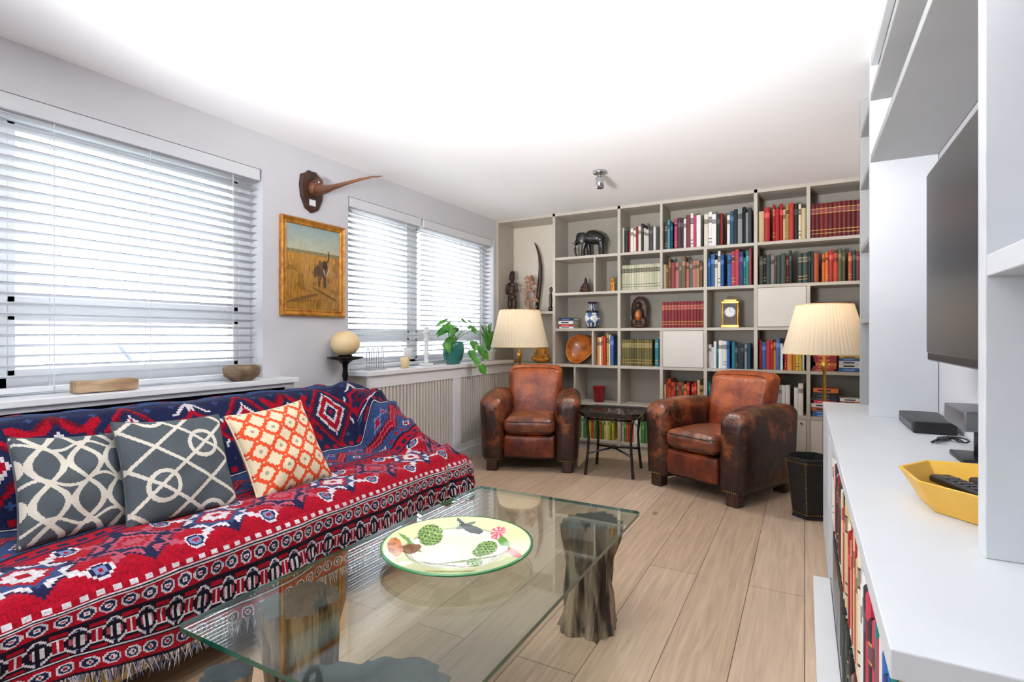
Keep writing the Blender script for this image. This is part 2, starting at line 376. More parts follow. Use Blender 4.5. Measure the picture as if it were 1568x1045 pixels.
# ------------------------------------------------------------ back bookcase
VX=[-2.235,-1.555,-1.155,-.77,-.364,.027,.42]; T=.014
ZR=[.10,.46,.83,1.19,1.55,1.91]
bc=empty('built_in_bookcase',(0,0,0)); b=MB()
def vert(x,z0,z1,t=T): b.box(x-t,x+t,YF,YB-.012,z0,z1,SHELF)
def sh(x0,x1,z): b.box(x0,x1,YF+.002,YB-.012,z-.026,z,SHELF)
vert(XL+.016,0,CEIL-.001); vert(VX[0],0,CEIL-.001); vert(VX[1],0,CEIL-.001)
vert(VX[2],ZR[4],CEIL-.03,.011); vert(VX[2],0,ZR[3]-.026)
vert(VX[3],0,ZR[5]-.026); vert(VX[4],0,CEIL-.001)
vert(VX[5],ZR[5],CEIL-.03); vert(VX[5],0,ZR[4]-.026); vert(VX[6],0,CEIL-.001)
b.box(XL+.03,VX[6]+T,YF,YB-.012,CEIL-.03,CEIL-.001,SHELF)
b.box(VX[6]+T,XR-.001,YF+.01,YB-.012,0,CEIL-.001,SHELF)
for z in ZR: sh(VX[0],VX[6],z)
sh(XL+.03,VX[0],1.367); sh(XL+.03,VX[0],.83); sh(XL+.03,VX[0],.46); sh(XL+.03,VX[0],.1)
b.box(XL+.03,VX[6],YF+.02,YF+.04,0,.074,SHELF)
vert(-1.80,ZR[4],ZR[5]-.026,.009); vert(-1.82,ZR[2],ZR[3]-.026,.009); vert(-2.01,ZR[1],ZR[2]-.026,.009)
b.build('carcass',bc,bevel=.0015)
b=MB(); b.box(VX[0],VX[6],YB-.012,YB-.002,0,CEIL-.002,SHELFB); b.build('back_panel',bc)
b=MB()
def door(x0,x1,z0,z1): b.box(x0+T+.002,x1-T-.002,YF-.002,YF+.016,z0+.003,z1-.029,SHELFD)
door(VX[4],VX[5],ZR[3],ZR[4]); door(VX[2],VX[3],ZR[2],ZR[3]); door(VX[4],VX[5],ZR[0],ZR[1]); door(VX[5],VX[6],ZR[0],ZR[1]); door(VX[3],VX[4],ZR[0],ZR[1])
b.lathe([(.012,0),(.012,.004)],CHROME,seg=16,M=Matrix.Translation((-.02,YF-.002,.40))@Matrix.Rotation(math.pi/2,4,'X'))
b.build('doors',bc,bevel=.002)

C=lambda *a:[lin(x) for x in a]
PAL={
'mix':C((225,222,215),(30,28,30),(170,40,70),(230,230,230),(60,90,140),(30,110,130),(215,205,180),(150,30,40),(80,80,90),(215,150,60),(110,60,100)),
'bw':C((225,225,225),(30,28,30),(190,190,185),(210,205,190),(60,50,50),(140,36,36),(225,220,210)),
'pinks':C((230,228,226),(180,56,100),(150,56,110),(60,40,50),(225,220,210),(110,46,56)),
'teal':C((30,112,130),(40,80,108),(26,26,34),(76,146,154),(130,140,140),(54,54,54),(220,220,215)),
'redblk':C((160,26,26),(28,23,23),(200,180,136),(156,126,70),(176,44,34),(220,210,185),(160,18,22)),
'dred':C((100,15,19),(112,20,20),(88,11,17)),
'cream':C((192,190,162),(178,180,150),(204,200,176)),
'muted':C((160,138,100),(136,54,54),(82,98,82),(190,168,130),(112,82,54),(180,104,96),(72,90,110)),
'blue':C((28,80,134),(228,228,228),(46,98,154),(20,38,84),(222,212,190),(170,46,46),(224,224,228)),
'dark':C((30,34,38),(38,54,54),(98,36,28),(46,62,54),(128,120,110),(64,54,46),(166,70,36)),
'orange':C((196,80,36),(180,62,30),(206,106,46),(84,84,56),(166,44,36),(220,188,150)),
'red':C((118,22,31),(128,28,38),(110,19,27)),
'olive':C((94,86,46),(108,100,58),(82,74,40)),
'wbl':C((228,228,228),(28,98,168),(212,212,212),(20,122,114),(176,54,74),(38,54,108)),
'wry':C((228,226,218),(206,172,56),(168,36,41),(222,222,222),(56,90,146),(212,138,56)),
'yg':C((210,184,56),(76,128,64),(226,220,206),(190,82,46)),
'party':C((200,54,80),(224,196,56),(56,108,170),(228,228,228),(210,108,46),(46,144,108),(40,40,50)),
}
def book(B,x,w,h,d,z,y0,col,axis=0,lean=0,band=True):
    def P(a,bq,c):
        if axis==0: return (x+a+lean*c,y0+bq,z+c)
        return (y0+bq,x+a+lean*c,z+c)
    n=4; r=min(.006,w*.3)
    zs=[0,h*.12,h*.14,h*.22,h*.24,h*.70,h*.72,h*.84,h*.86,h]; 
    gold=lin((195,160,84)) if sum(col)<.9 else lin((60,50,45))
    lab=tuple(min(1,c*1.8+.05) for c in col) if sum(col)<.5 else tuple(c*.35 for c in col)
    bc=[col,gold,col,gold,col,gold,lab,gold,col] if band==2 else ([col,col,col,col,col,lab,lab,col,col] if band else [col]*9)
    pts=[(0,d),(0,r)]+[(w*i/n, r-r*math.sin(math.pi*i/n)) for i in range(1,n)]+[(w,r),(w,d)]
    m=len(pts); vs=[];fs=[];cols=[]
    for zz in zs:
        for (a,q) in pts: vs.append(P(a,q,zz))
    for j in range(len(zs)-1):
        for i in range(m-1):
            fs.append((j*m+i,j*m+i+1,(j+1)*m+i+1,(j+1)*m+i)); cols.append(bc[j] if 0<i<m-2 else col)
    B.add(vs,fs,BOOKM,cols=cols)
    pg=lin((215,205,180)); t=.003
    a0,a1=t,w-t
    vv=[P(a,q,c) for a in (a0,a1) for q in (r+.002,d-.004) for c in (.003,h-.004)]
    B.add(vv,[(0,1,3,2),(4,6,7,5),(0,4,5,1),(2,3,7,6),(0,2,6,4),(1,5,7,3)],BOOKM,col=pg)
    for zz in (0,h):
        o=[P(0,d,zz),P(0,r,zz),P(t,r,zz),P(t,d,zz),P(w-t,d,zz),P(w-t,r,zz),P(w,r,zz),P(w,d,zz)]
        B.add(o,[(0,1,2,3),(4,5,6,7)],BOOKM,col=col)
    q=[P(t,r,h),P(w-t,r,h)]+[P(pts[i][0],pts[i][1],h) for i in range(m-3,1,-1)]
    B.add(q,[tuple(range(len(q)))],BOOKM,col=col)
def row(B,x0,x1,z,pal,hmin=.2,hmax=.28,wmin=.016,wmax=.036,uniform=False,y0=YF+.03,axis=0,band=None,jit=.03):
    x=x0+.004; P=PAL[pal]; hu=random.uniform(hmin,hmax)
    while True:
        w=random.uniform(wmin,wmax) if not uniform else (wmin+wmax)/2
        if x+w>x1-.003: break
        h=hu+random.uniform(-.002,.002) if uniform else random.uniform(hmin,hmax)
        d=random.uniform(.14,.2); yy=y0+(0 if uniform else random.uniform(0,jit))
        book(B,x,w,h,d,z,yy,random.choice(P),axis,0,band if band is not None else (2 if uniform else random.choice((0,1,1,2)))); x+=w+.0012
def stack(B,x0,x1,z,pal,n,y0=YF+.04):
    P=PAL[pal]; zz=z
    for i in range(n):
        t=random.uniform(.016,.034); w=(x1-x0)*random.uniform(.8,1); o=random.uniform(0,(x1-x0)-w)
        c=random.choice(P); yy=y0+random.uniform(0,.02)
        B.box(x0+o,x0+o+w,yy,yy+.16,zz,zz+.003,BOOKM,c);B.box(x0+o,x0+o+w,yy,yy+.16,zz+t-.003,zz+t,BOOKM,c)
        B.box(x0+o,x0+o+w,yy,yy+.005,zz+.003,zz+t-.003,BOOKM,c);B.box(x0+o+.003,x0+o+w-.003,yy+.005,yy+.156,zz+.003,zz+t-.003,BOOKM,lin((220,212,190)))
        B.box(x0+o+w*.2,x0+o+w*.7,yy-.0006,yy,zz+t*.3,zz+t*.7,BOOKM,tuple(min(1,k*2+.1) for k in c) if sum(c)<.8 else lin((40,40,50)))
        zz+=t+.001
B=MB(); e1=.0005
R1,R2,R3,R4,R5,R6=[z+e1 for z in (ZR[5],ZR[4],ZR[3],ZR[2],ZR[1],ZR[0])]
row(B,VX[1]+T,VX[2]-.06,R1,'bw',.2,.27)
row(B,VX[2]+T,-1.05,R1,'teal',.25,.31); row(B,-1.05,-.80,R1,'pinks',.27,.32); row(B,-.79,-.60,R1,'bw',.26,.31); row(B,-.60,VX[4]-.03,R1,'teal',.25,.33)
row(B,VX[4]+T,-.24,R1,'redblk',.24,.30,.02,.05); row(B,-.24,VX[5]-T,R1,'redblk',.25,.32); row(B,VX[5]+T,VX[6]-T,R1,'dred',.27,.29,.026,.034,True)
row(B,VX[1]+T,VX[2]-.0,R2,'cream',.23,.24,.020,.026,True); row(B,VX[2]+.0,VX[3]-T,R2,'muted',.22,.29)
row(B,VX[3]+T,-.6,R2,'blue',.24,.34); row(B,-.6,VX[4]-.02,R2,'wbl',.24,.34)
row(B,VX[4]+.02,-.06,R2,'dark',.23,.28); row(B,-.05,.12,R2,'dark',.23,.27); row(B,.12,.30,R2,'orange',.23,.27); row(B,.3,VX[6]-T,R2,'dark',.22,.28)
row(B,-1.16,VX[3]-T,R3,'red',.23,.24,.024,.030,True)
stack(B,VX[5]+.03,VX[5]+.3,R3,'dark',7); 
row(B,-1.80,-1.60,R4,'wry',.26,.31); row(B,VX[1]+T,VX[2]-.08,R4,'olive',.25,.26,.02,.026,True); row(B,VX[2]-.078,VX[2]-.02,R4,'teal',.25,.26)
row(B,VX[3]+T,-.56,R4,'wbl',.18,.26); row(B,-.56,VX[4]-.04,R4,'teal',.2,.26); row(B,VX[4]+.02,-.15,R4,'wry',.22,.28); row(B,-.15,VX[5]-T,R4,'wry',.22,.28)
stack(B,VX[5]+.02,VX[5]+.2,R4,'orange',7); stack(B,VX[5]+.21,VX[6]-.02,R4,'wry',7)
row(B,VX[2]+T,-.9,R5,'orange',.2,.26,.012,.03); row(B,-.9,VX[3]-T,R5,'redblk',.2,.26); row(B,VX[3]+T,VX[4]-.03,R5,'mix',.2,.28)
row(B,VX[4]+.02,-.08,R5,'bw',.24,.3); row(B,-.08,VX[5]-T,R5,'bw',.2,.27); stack(B,VX[5]+.02,VX[5]+.21,R5,'party',9); stack(B,VX[5]+.22,VX[6]-.02,R5,'party',6)
row(B,-1.98,-1.62,R6,'yg',.18,.24,.01,.025); row(B,VX[1]+T,VX[2]-T,R6,'yg',.18,.25,.01,.025); row(B,VX[2]+T,VX[3]-T,R6,'mix',.2,.27)
stack(B,VX[0]+.02,VX[0]+.2,R3,'blue',4)
B.build('bookcase_books')

# ------------------------------------------------------------ right built-in unit
CT=.76; XF=.09; XU=.255
un=empty('built_in_shelving_unit',(0,0,0)); b=MB()
b.box(XF-.004,XR-.002,.745,3.35,CT-.035,CT,UNIT)
X1=XR-.002
bays=[.745,1.27,1.85,2.6,3.35]
for y in bays: b.box(XF+.010,X1,max(.745,min(y-.009,3.326)),max(.763,min(y+.009,3.35)),.09,CT-.035,UNIT)
b.box(XF+.005,X1,.745,3.35,.06,.09,UNIT); b.box(XF+.008,X1,.763,2.591,.385,.41,UNIT)
b.box(XF+.03,X1,.745,3.35,0,.06,UNIT)
b.box(X1-.012,X1,.76,3.34,.09,CT-.035,UNITB)
b.box(XF-.058,XF+.004,.745,2.6,0,.10,WHITE)
b.box(XF-.002,XF+.016,2.614,3.336,.095,CT-.04,UNIT)
b.box(XU,X1,1.12,1.16,CT,CEIL-.001,UNIT); b.box(XU,X1,2.85,2.885,CT,CEIL-.001,UNIT); b.box(XU,X1,3.32,3.35,CT,CEIL-.001,UNITB)
b.box(XU,X1,.70,.73,0,CEIL-.001,UNIT)
for z in (1.89,2.165): b.box(XU+.002,X1,1.16,2.85,z,z+.03,UNITB)
b.box(XU+.004,XU+.03,1.16,2.85,CEIL-.04,CEIL-.001,UNIT)
for z in (1.18,1.55,1.88,2.155): b.box(XU+.002,X1,2.885,3.32,z,z+.025,UNITB)
for z in (1.215,1.72,2.05): b.box(XU+.002,X1,.73,1.12,z,z+.035,UNIT)
b.box(X1-.01,X1,1.16,2.85,1.92,CEIL-.001,UNITB)
b.build('carcass',un,bevel=.002)
B=MB(); sp=XF+.002
row(B,.775,1.02,.4105,'wbl',.25,.29,.02,.04,y0=sp,axis=1,jit=.004); row(B,1.02,1.255,.4105,'party',.22,.27,y0=sp,axis=1,jit=.004)
row(B,.775,1.255,.0905,'wry',.22,.28,y0=sp,axis=1,jit=.004)
row(B,1.285,1.835,.4105,'redblk',.2,.28,y0=sp,axis=1,jit=.006); row(B,1.285,1.835,.0905,'dark',.2,.27,y0=sp,axis=1,jit=.006)
row(B,1.865,2.4,.4105,'bw',.2,.27,y0=sp,axis=1,jit=.006)
B.build('cabinet_books')
b=MB(); b.rbox((.25,2.2,.0905+.125),(.3,.6,.25),.01,PLAST,n=2); b.box(.098,.101,1.95,2.45,.12,.31,SCREEN); b.build('subwoofer_speaker')

tv=empty('television',(.385,1.73,1.355)); b=MB()
b.rbox((0,0,0),(.035,1.10,.64),.008,SILV,n=2); b.rbox((.03,0,-.02),(.05,.7,.42),.015,PLAST,n=2)
b.build('body',tv); b=MB(); b.box(-.0215,-.0175,-.535,.535,-.29,.305,SCREEN); b.box(-.019,-.0176,-.53,.53,-.315,-.295,PLAST); b.build('screen',tv)
b=MB(); b.box(.05,.112,-.12,.12,-.1,.1,BLKM); b.build('wall_mount',tv)
b=MB(); b.rbox((.415,2.60,CT+.0225),(.13,.34,.043),.006,PLAST,n=2); b.box(.3485,.3499,2.45,2.75,CT+.012,CT+.03,SCREEN); b.build('set_top_box')
b=MB(); b.rbox((.43,1.98,CT+.125),(.10,.24,.055),.006,SILV,n=2); b.rbox((.43,1.98,CT+.008),(.09,.16,.014),.004,PLAST,n=2)
b.tube([(.44,1.98,CT+.012),(.44,1.98,CT+.10)],.014,PLAST,10)
b.tube([(.46,1.9,CT+.13),(.475,1.87,CT+.18),(.465,1.88,CT+.25),(.45,1.9,CT+.28)],.003,PLAST,6); b.build('games_console')
b=MB(); 
for i in range(3):
    pts=[(.41+.04*math.cos(t*.5+i)+.01*i,2.27+.05*math.sin(t*.7+i*2),CT+.006+.004*i+.003*math.sin(t)) for t in range(12)]
    b.tube(pts,.003,PLAST,6)
b.build('cable_bundle')
def octtray():
    b=MB(); ro,ri,h=.14,.10,.065; vs=[]
    def ring(r,z):
        return [(r*math.cos(math.pi/8+i*math.pi/4),r*1.25*math.sin(math.pi/8+i*math.pi/4),z) for i in range(8)]
    rings=[ring(.1,0),ring(ri,0.0),ring(ro,h),ring(ro-.008,h),ring(ri-.006,.008)]
    for r in rings: vs+=r
    fs=[tuple(reversed(range(8)))]
    for j in range(4):
        for i in range(8): k=(i+1)%8; fs.append((j*8+i,j*8+k,(j+1)*8+k,(j+1)*8+i))
    fs.append(tuple(32+i for i in range(8)))
    b.add(vs,fs,YEL); return b
tr=empty('yellow_octagonal_tray',(.32,1.42,CT+.001),(0,0,.1)); octtray().build('tray',tr,bevel=.002)
b=MB()
for i,(x,y,a) in enumerate(((-.02,.02,.3),(.035,0,.15))):
    M=Matrix.Translation((x,y,.038+i*.004))@Matrix.Rotation(a,4,'Z')
    b.rbox((0,0,0),(.045,.17,.018),.007,PLAST,n=2,M=M)
    for r in range(6):
        for c in range(3): b.box(-.014+c*.011,-.007+c*.011,-.06+r*.02,-.05+r*.02,.009,.0105,SILV,M=M)
b.box(-.04,.06,-.06,.06,.0085,.028,PLAST)
b.build('remote_controls',tr)
b=MB(); b.lathe([(.03,0),(.035,.03),(.02,.05),(.0,.055)],BLACK,c=(.32,3.1,1.2055),seg=16); b.build('small_black_bowl')

# ------------------------------------------------------------ sofa + throw
YE=2.58
so=empty('sofa',(0,0,0)); b=MB()
b.rbox((-2.19,1.2,.265),(.92,2.66,.33),.05,MUST,n=4)
b.rbox((-2.53,1.2,.47),(.21,2.66,.56),.09,MUST,n=4)
b.rbox((-2.22,2.45,.34),(.44,.16,.30),.07,MUST,n=4)
b.rbox((-2.22,-.05,.34),(.44,.16,.30),.07,MUST,n=4)
for x in (-1.82,-2.55):
    for y in (0,1.2,2.4): b.lathe([(.02,0),(.03,.105)],DARKW,c=(x,y,0),seg=12)
b.build('frame',so)
prof=[(-2.685,.50),(-2.69,.62),(-2.685,.72),(-2.66,.775),(-2.60,.805),(-2.53,.805),(-2.46,.78),(-2.40,.71),(-2.35,.62),(-2.31,.52),(-2.27,.475),(-2.18,.462),(-2.05,.458),(-1.90,.462),(-1.80,.462),(-1.74,.445),(-1.705,.405),(-1.70,.36),(-1.697,.25),(-1.695,.135)]
PP=np.array(prof)
def cr(P,n):
    out=[]; K=len(P)
    for i in range(K-1):
        p0,p1,p2,p3=P[max(i-1,0)],P[i],P[i+1],P[min(i+2,K-1)]
        for j in range(12):
            t=j/12; out.append(.5*((2*p1)+(-p0+p2)*t+(2*p0-5*p1+4*p2-p3)*t*t+(-p0+3*p1-3*p2+p3)*t**3))
    out.append(P[-1]); out=np.array(out); d=np.r_[0,np.cumsum(np.hypot(*(np.diff(out,axis=0).T)))]
    s=np.linspace(0,d[-1],n); return np.c_[np.interp(s,d,out[:,0]),np.interp(s,d,out[:,1])],d[-1]
CELL=.0050
_,Ltot=cr(PP,10); NS=int(Ltot/CELL); PR,_=cr(PP,NS+1)
T0=-.16; TE=YE+.34; NT=int((TE-T0)/CELL)
tt=np.linspace(T0,TE,NT+1); ss=np.linspace(0,Ltot,NS+1)
a=Ltot-ss
def sstep(x,e0,e1): 
    t=np.clip((x-e0)/(e1-e0),0,1); return t*t*(3-2*t)
P=np.zeros((NS+1,NT+1,3))
yy=np.minimum(tt,YE)
over=np.maximum(tt-YE,0)
hem=.135+.115*(1-sstep(tt,.55,1.0))+.012*np.sin(tt*9)
for i in range(NS+1):
    x,z=PR[i]; X=np.full(NT+1,x); Z=np.full(NT+1,z)
    if a[i]<.27:
        f=1-a[i]/.27; zt=PR[int(NS-.27/CELL)][1]; Z=zt-(zt-hem)*f
    if x>-2.66 and a[i]>.2:
        arm=.79-.30*sstep(np.array(x),-2.5,-1.86) if x>-2.5 else .79
        if x>-1.95: arm=arm-(x+1.95)*.6
        k=sstep(yy,2.30,2.42)
        Z=np.where(k>0,np.maximum(Z,Z+(arm-Z)*k),Z)
    rnd=sstep(yy,YE-.05,YE)
    Z=Z-.02*rnd
    Y=yy+.02*np.sin(np.minimum(over/.03,1)*math.pi/2)+.02*np.sin(x*30)*np.minimum(over*4,1)*.6
    Z=Z-over; Z=np.maximum(Z,.14+.02*math.sin(x*17))
    P[i,:,0]=X; P[i,:,1]=Y; P[i,:,2]=Z
for i in range(NS+1):
    for j in range(0,NT+1):
        x,y,z=P[i,j]
        k=mnoise.noise(Vector((x*5,y*5,z*5)))*.016+mnoise.noise(Vector((x*14,y*10,z*14+3)))*.007
        if y>2.2: k+=.020*math.sin((x*1.0+y*.6)*34+3*mnoise.noise(Vector((x*4,y*4,0))))*min(1,(y-2.2)*5)
        if a[i]<.29: P[i,j,0]+=abs(k)*1.2+.014*math.sin(y*11)*(.29-a[i])/.29+.006
        else: P[i,j,2]+=max(k,-.006)+.006
col={'r':lin((146,8,30)),'n':lin((26,31,62)),'b':lin((48,66,106)),'w':lin((190,184,188)),'p':lin((158,70,86)),'k':lin((20,14,28)),'d':lin((94,8,28)),'l':lin((104,116,152))}
am=(a[:-1]+a[1:])/2; tm=(tt[:-1]+tt[1:])/2
A,Tt=np.meshgrid(am,tm,indexing='ij')
C_=np.zeros(A.shape+(3,)); C_[:]=col['n']
def put(mask,c): C_[mask]=col[c]
def wrap(v,p): return (v/p-np.floor(v/p)-.5)*p
def ringband(c0,per=.052,base='r'):
    m=np.abs(A-c0)<.028; put(m,base)
    x=wrap(Tt,per); y=A-c0; r=np.maximum(np.maximum(abs(x),abs(y)),(abs(x)+abs(y))*.72)
    put(m&(r<.022),'w'); put(m&(r<.0165),'n'); put(m&(r<.0085),'w'); put(m&(r<.004),'r')
def stripes(c0,c1): 
    m=(A>=c0)&(A<c1); put(m,'w'); put(m&(abs(A-(c0+c1)/2)<.0035),'k')
def figband(c0,h,per=.085):
    m=np.abs(A-c0)<h; put(m,'k'); x=wrap(Tt,per); y=A-c0
    q_=np.abs(np.abs(x)-np.abs(y)*.8)
    put(m&(q_<.004)&(abs(y)<h*.9),'w'); put(m&(abs(x)<.012)&(abs(y)<h*.5),'r'); put(m&(abs(x)<.004)&(abs(y)<h*.45),'w')
    put(m&(abs(abs(x)-.032)<.007)&(abs(y)<.012),'p'); put(m&(abs(abs(x)-.033)<.003)&(abs(y)<.02),'w')
    put(m&(abs(abs(y)-h*.78)<.006)&(abs(x)<.02),'r'); put(m&(abs(abs(y)-.026)<.003)&(abs(x)<.016),'w'); put(m&(abs(abs(y)-h*.66)<.003)&(abs(abs(x)-.036)<.004),'l')
stripes(0,.012); ringband(.04); stripes(.068,.08); figband(.132,.052); stripes(.184,.196); ringband(.224); stripes(.252,.264)
m=(A>=.264)&(A<.63); put(m,'r')
def q(v,s=.0100): return np.round(v/s)*s
def star(c0,per,off,sz,pals,mm,base=None):
    x=q(wrap(Tt+off,per)); y=q(A-c0); k=(np.floor((Tt+off)/per)%len(pals)).astype(int)
    ax,ay=abs(x),abs(y)
    s1=np.minimum(np.maximum(ax,ay)/(sz*.62),(ax+ay)/(sz*.98))
    notch=(np.minimum(ax,ay)<sz*.1)&(np.maximum(ax,ay)>sz*.62)
    arms=(np.abs(ax-ay)<sz*.16)&(np.maximum(ax,ay)<sz*.85)
    s=np.where(arms,np.minimum(s1,.97),s1)
    for i,pl in enumerate(pals):
        kk=mm&(k==i)
        put(kk&(s<1.12),pl[0]); put(kk&(s<1.0)&~notch,pl[1]); put(kk&(s<.78),pl[2]); put(kk&(s<.6),pl[3]); put(kk&(s<.42),pl[4]); put(kk&(s<.28),pl[1]); put(kk&(s<.15),pl[3])
star(.44,.27,0.05,.125,['nwbrw','npnpr'],m)
x=q(wrap(Tt+.05+.135,.27),.0050); 
for cy in (.335,.545):
    y=A-cy; r=np.maximum(np.maximum(abs(x),abs(y)),(abs(x)+abs(y))*.72)
    put(m&(r<.032),'w'); put(m&(r<.026),'n'); put(m&(r<.018),'l'); put(m&(r<.008),'r')
y=A-.44; r=abs(x)*1.2+abs(y); put(m&(r<.03),'p'); put(m&(r<.018),'n')
put(m&(abs(A-.60)<.010)&(abs(wrap(Tt,.05))<.014),'n'); put(m&(abs(A-.575)<.004),'n')
put(m&(abs(A-.28)<.008)&(abs(wrap(Tt,.04))<.01),'w')
stripes(.63,.642)
m=(A>=.642)&(A<.86); put(m,'b'); x=wrap(Tt,.20); z_=np.abs(q(A-.75)+ (np.abs(q(x))-.05)*.9)
put(m&(z_<.034),'d'); put(m&(z_<.02),'p'); put(m&(z_<.01),'r'); put(m&(abs(q(np.abs(x)-.075))+abs(q(A-.80))<.025),'l'); put(m&(abs(q(np.abs(x)-.075))+abs(q(A-.80))<.012),'r')
put(m&(abs(q(x))+abs(q(A-.69))<.022),'w'); put(m&(abs(q(x))+abs(q(A-.69))<.012),'d')
put(m&(abs(A-.66)<.008)&(abs(wrap(Tt,.04))<.01),'r'); stripes(.86,.87)
m=(A>=.87)&(A<1.30); put(m,'n')
x=q(wrap(Tt,.1)); put(m&(abs(x)+abs(q(wrap(A,.1)))<.018),'b')
star(1.09,.5,.33,.17,['drnwr','wnrnd'],m)
x=q(wrap(Tt+.58,.5)); y=q(A-1.09); dd=abs(x)*1.0+abs(y)*.8
for rr_,cc_ in ((.165,'r'),(.15,'d'),(.135,'n'),(.105,'w'),(.09,'r'),(.055,'w'),(.04,'n'),(.015,'r')): put(m&(dd<rr_),cc_)
put(m&(abs(A-.895)<.012)&(abs(wrap(Tt,.06))<.016),'r')
m=(A>=1.3)&(A<1.46); put(m,'b'); x=q(wrap(Tt,.13)); y=q(A-1.38); dd=abs(x)+abs(y)
put(m&(dd<.070),'n'); put(m&(dd<.048),'p'); put(m&(dd<.034),'r'); put(m&(abs(abs(x)-.055)+abs(y)<.016),'l')
m=(A>=1.46); put(m,'n'); put(m&(abs(wrap(Tt,.1))<.012),'b')
A0=A.copy(); edge=TE-Tt
mE=(edge<.30)&(A0>.27)
Tsave=Tt; A=edge; Tt=A0
C2=C_.copy()
ringband(.05); stripes(.078,.09); figband(.142,.052); stripes(.194,.206); ringband(.234)
C_=np.where(mE[...,None],C_,C2); A=A0; Tt=Tsave
dith=(1+.12*np.random.randn(*A.shape,1)); C_=np.clip(C_*dith,0,1)
b=MB(); b.grid(P,WEAVE,C_)
for j in range(0,NT+1):
    for _ in range(2):
        x,y,z=P[NS,j]; l=random.uniform(.03,.055); dx=random.uniform(-.006,.008); dy=random.uniform(-.012,.012)
        if tt[j]>YE: continue
        b.add([(x,y-.0011,z+.002),(x,y+.0011,z+.002),(x+dx,y+dy+.0009,z-l*.6),(x+dx*.8,y+dy-.0009,z-l*.6),(x+dx*1.4,y+dy*1.5,z-l)],[(0,1,2,3),(3,2,4)],WEAVE,col=random.choice((col['w'],col['w'],col['l'],col['n'])))
b.build('kilim_throw')

def pillow(name,size,thick,fn,loc,rot,back):
    n=130; u=np.linspace(-1,1,n+1); U,V=np.meshgrid(u,u,indexing='ij')
    X=size/2*U*(1-.07*(1-V**2)); Z=size/2*V*(1-.07*(1-U**2))
    prof=((1-U**2).clip(0)*(1-V**2).clip(0))**.42*thick/2
    wr=np.zeros_like(U)
    for i in range(n+1):
        for j in range(n+1): wr[i,j]=mnoise.noise(Vector((U[i,j]*2.2,V[i,j]*2.2,size*40+loc[1]*7)))
    um=(u[:-1]+u[1:])/2; UM,VM=np.meshgrid(um,um,indexing='ij')
    b=MB(); F=np.stack([X,-prof*(1+.25*wr),Z],-1); b.grid(F,FABR,fn(UM,VM))
    K=np.stack([X,prof*(1+.2*wr),Z],-1)[::-1]; b.grid(K,FABR,col=back)
    pts=[]
    for k in range(4):
        for t in np.linspace(-1,1,24)[:-1]:
            uu,vv=((t,-1),(1,t),(-t,1),(-1,-t))[k]
            pts.append((size/2*uu*(1-.07*(1-vv*vv)),0,size/2*vv*(1-.07*(1-uu*uu))))
    pts.append(pts[0]); b.tube(pts,.0035,FABR,6,col=back)
    return b.build(name,loc=loc,rot=rot)
GR=lin((76,83,88)); WH=lin((196,190,178))
def trellis(U,V):
    u,v=U*1.05,V*1.05
    Cc=np.zeros(U.shape+(3,)); Cc[:]=GR; w=.042
    m=np.zeros(U.shape,bool)
    for cx,cy in ((.45,.38),(-.45,-.42),(.45,-1.2),(-.45,1.2)):
        m|=np.abs(np.hypot((u-cx)*1.05,v-cy)-.30)<w
    for k in (-2,-1,0,1,2):
        m|=np.abs(v-.8*(u)-k*.82)<w*1.05
        m|=np.abs(v+.8*(u)-k*.82-.0)<w*1.05
    Cc[m]=WH; return Cc
def ogee(U,V):
    Cc=np.zeros(U.shape+(3,)); Cc[:]=GR; u,v=U,V; m=np.zeros(U.shape,bool)
    for k in range(-3,4):
        for sg in (-1,1):
            m|=np.abs(u-k*.62-sg*.26*np.sin(v*math.pi*1.35))<.058
            m|=np.abs(v-k*.74-sg*.0-.10*np.sin(u*6+k))<.03
    Cc[m]=WH; return Cc
CO=lin((210,76,42)); CRM=lin((212,196,166)); SA=lin((150,148,130))
def ikat(U,V):
    u,v=U*4.1,V*4.1; Cc=np.zeros(U.shape+(3,)); Cc[:]=CRM
    p=(u+v)/2; r=(u-v)/2
    fp,fr_=np.abs(p-np.round(p)),np.abs(r-np.round(r))
    jag=.03*np.sin(U*90)
    m=((fp+jag)<.12)|((fr_-jag)<.12); dots=(np.hypot(p-np.floor(p)-.5,r-np.floor(r)-.5)<.12)
    par=((np.floor(p)+np.floor(r))%2)<1
    Cc[m]=CO; Cc[dots&par]=SA; Cc[(np.hypot(fp,fr_)<.26)&par]=CO
    Cc[(fp<.05)&(fr_<.05)]=CRM
    return Cc
R=math.radians
def prot(yaw,lean,roll=0):
    return (Matrix.Rotation(R(90+yaw),4,'Z')@Matrix.Rotation(R(-lean),4,'X')@Matrix.Rotation(R(roll),4,'Y')).to_euler()
pillow('trellis_cushion',.35,.13,ogee,(-2.14,.865,.620),prot(6,24,6),GR)
pillow('trellis_cushion',.385,.13,trellis,(-2.06,1.145,.628),prot(-2,26,3),GR)
pillow('ikat_cushion',.39,.13,ikat,(-2.02,1.565,.624),prot(0,28,-4),CRM)

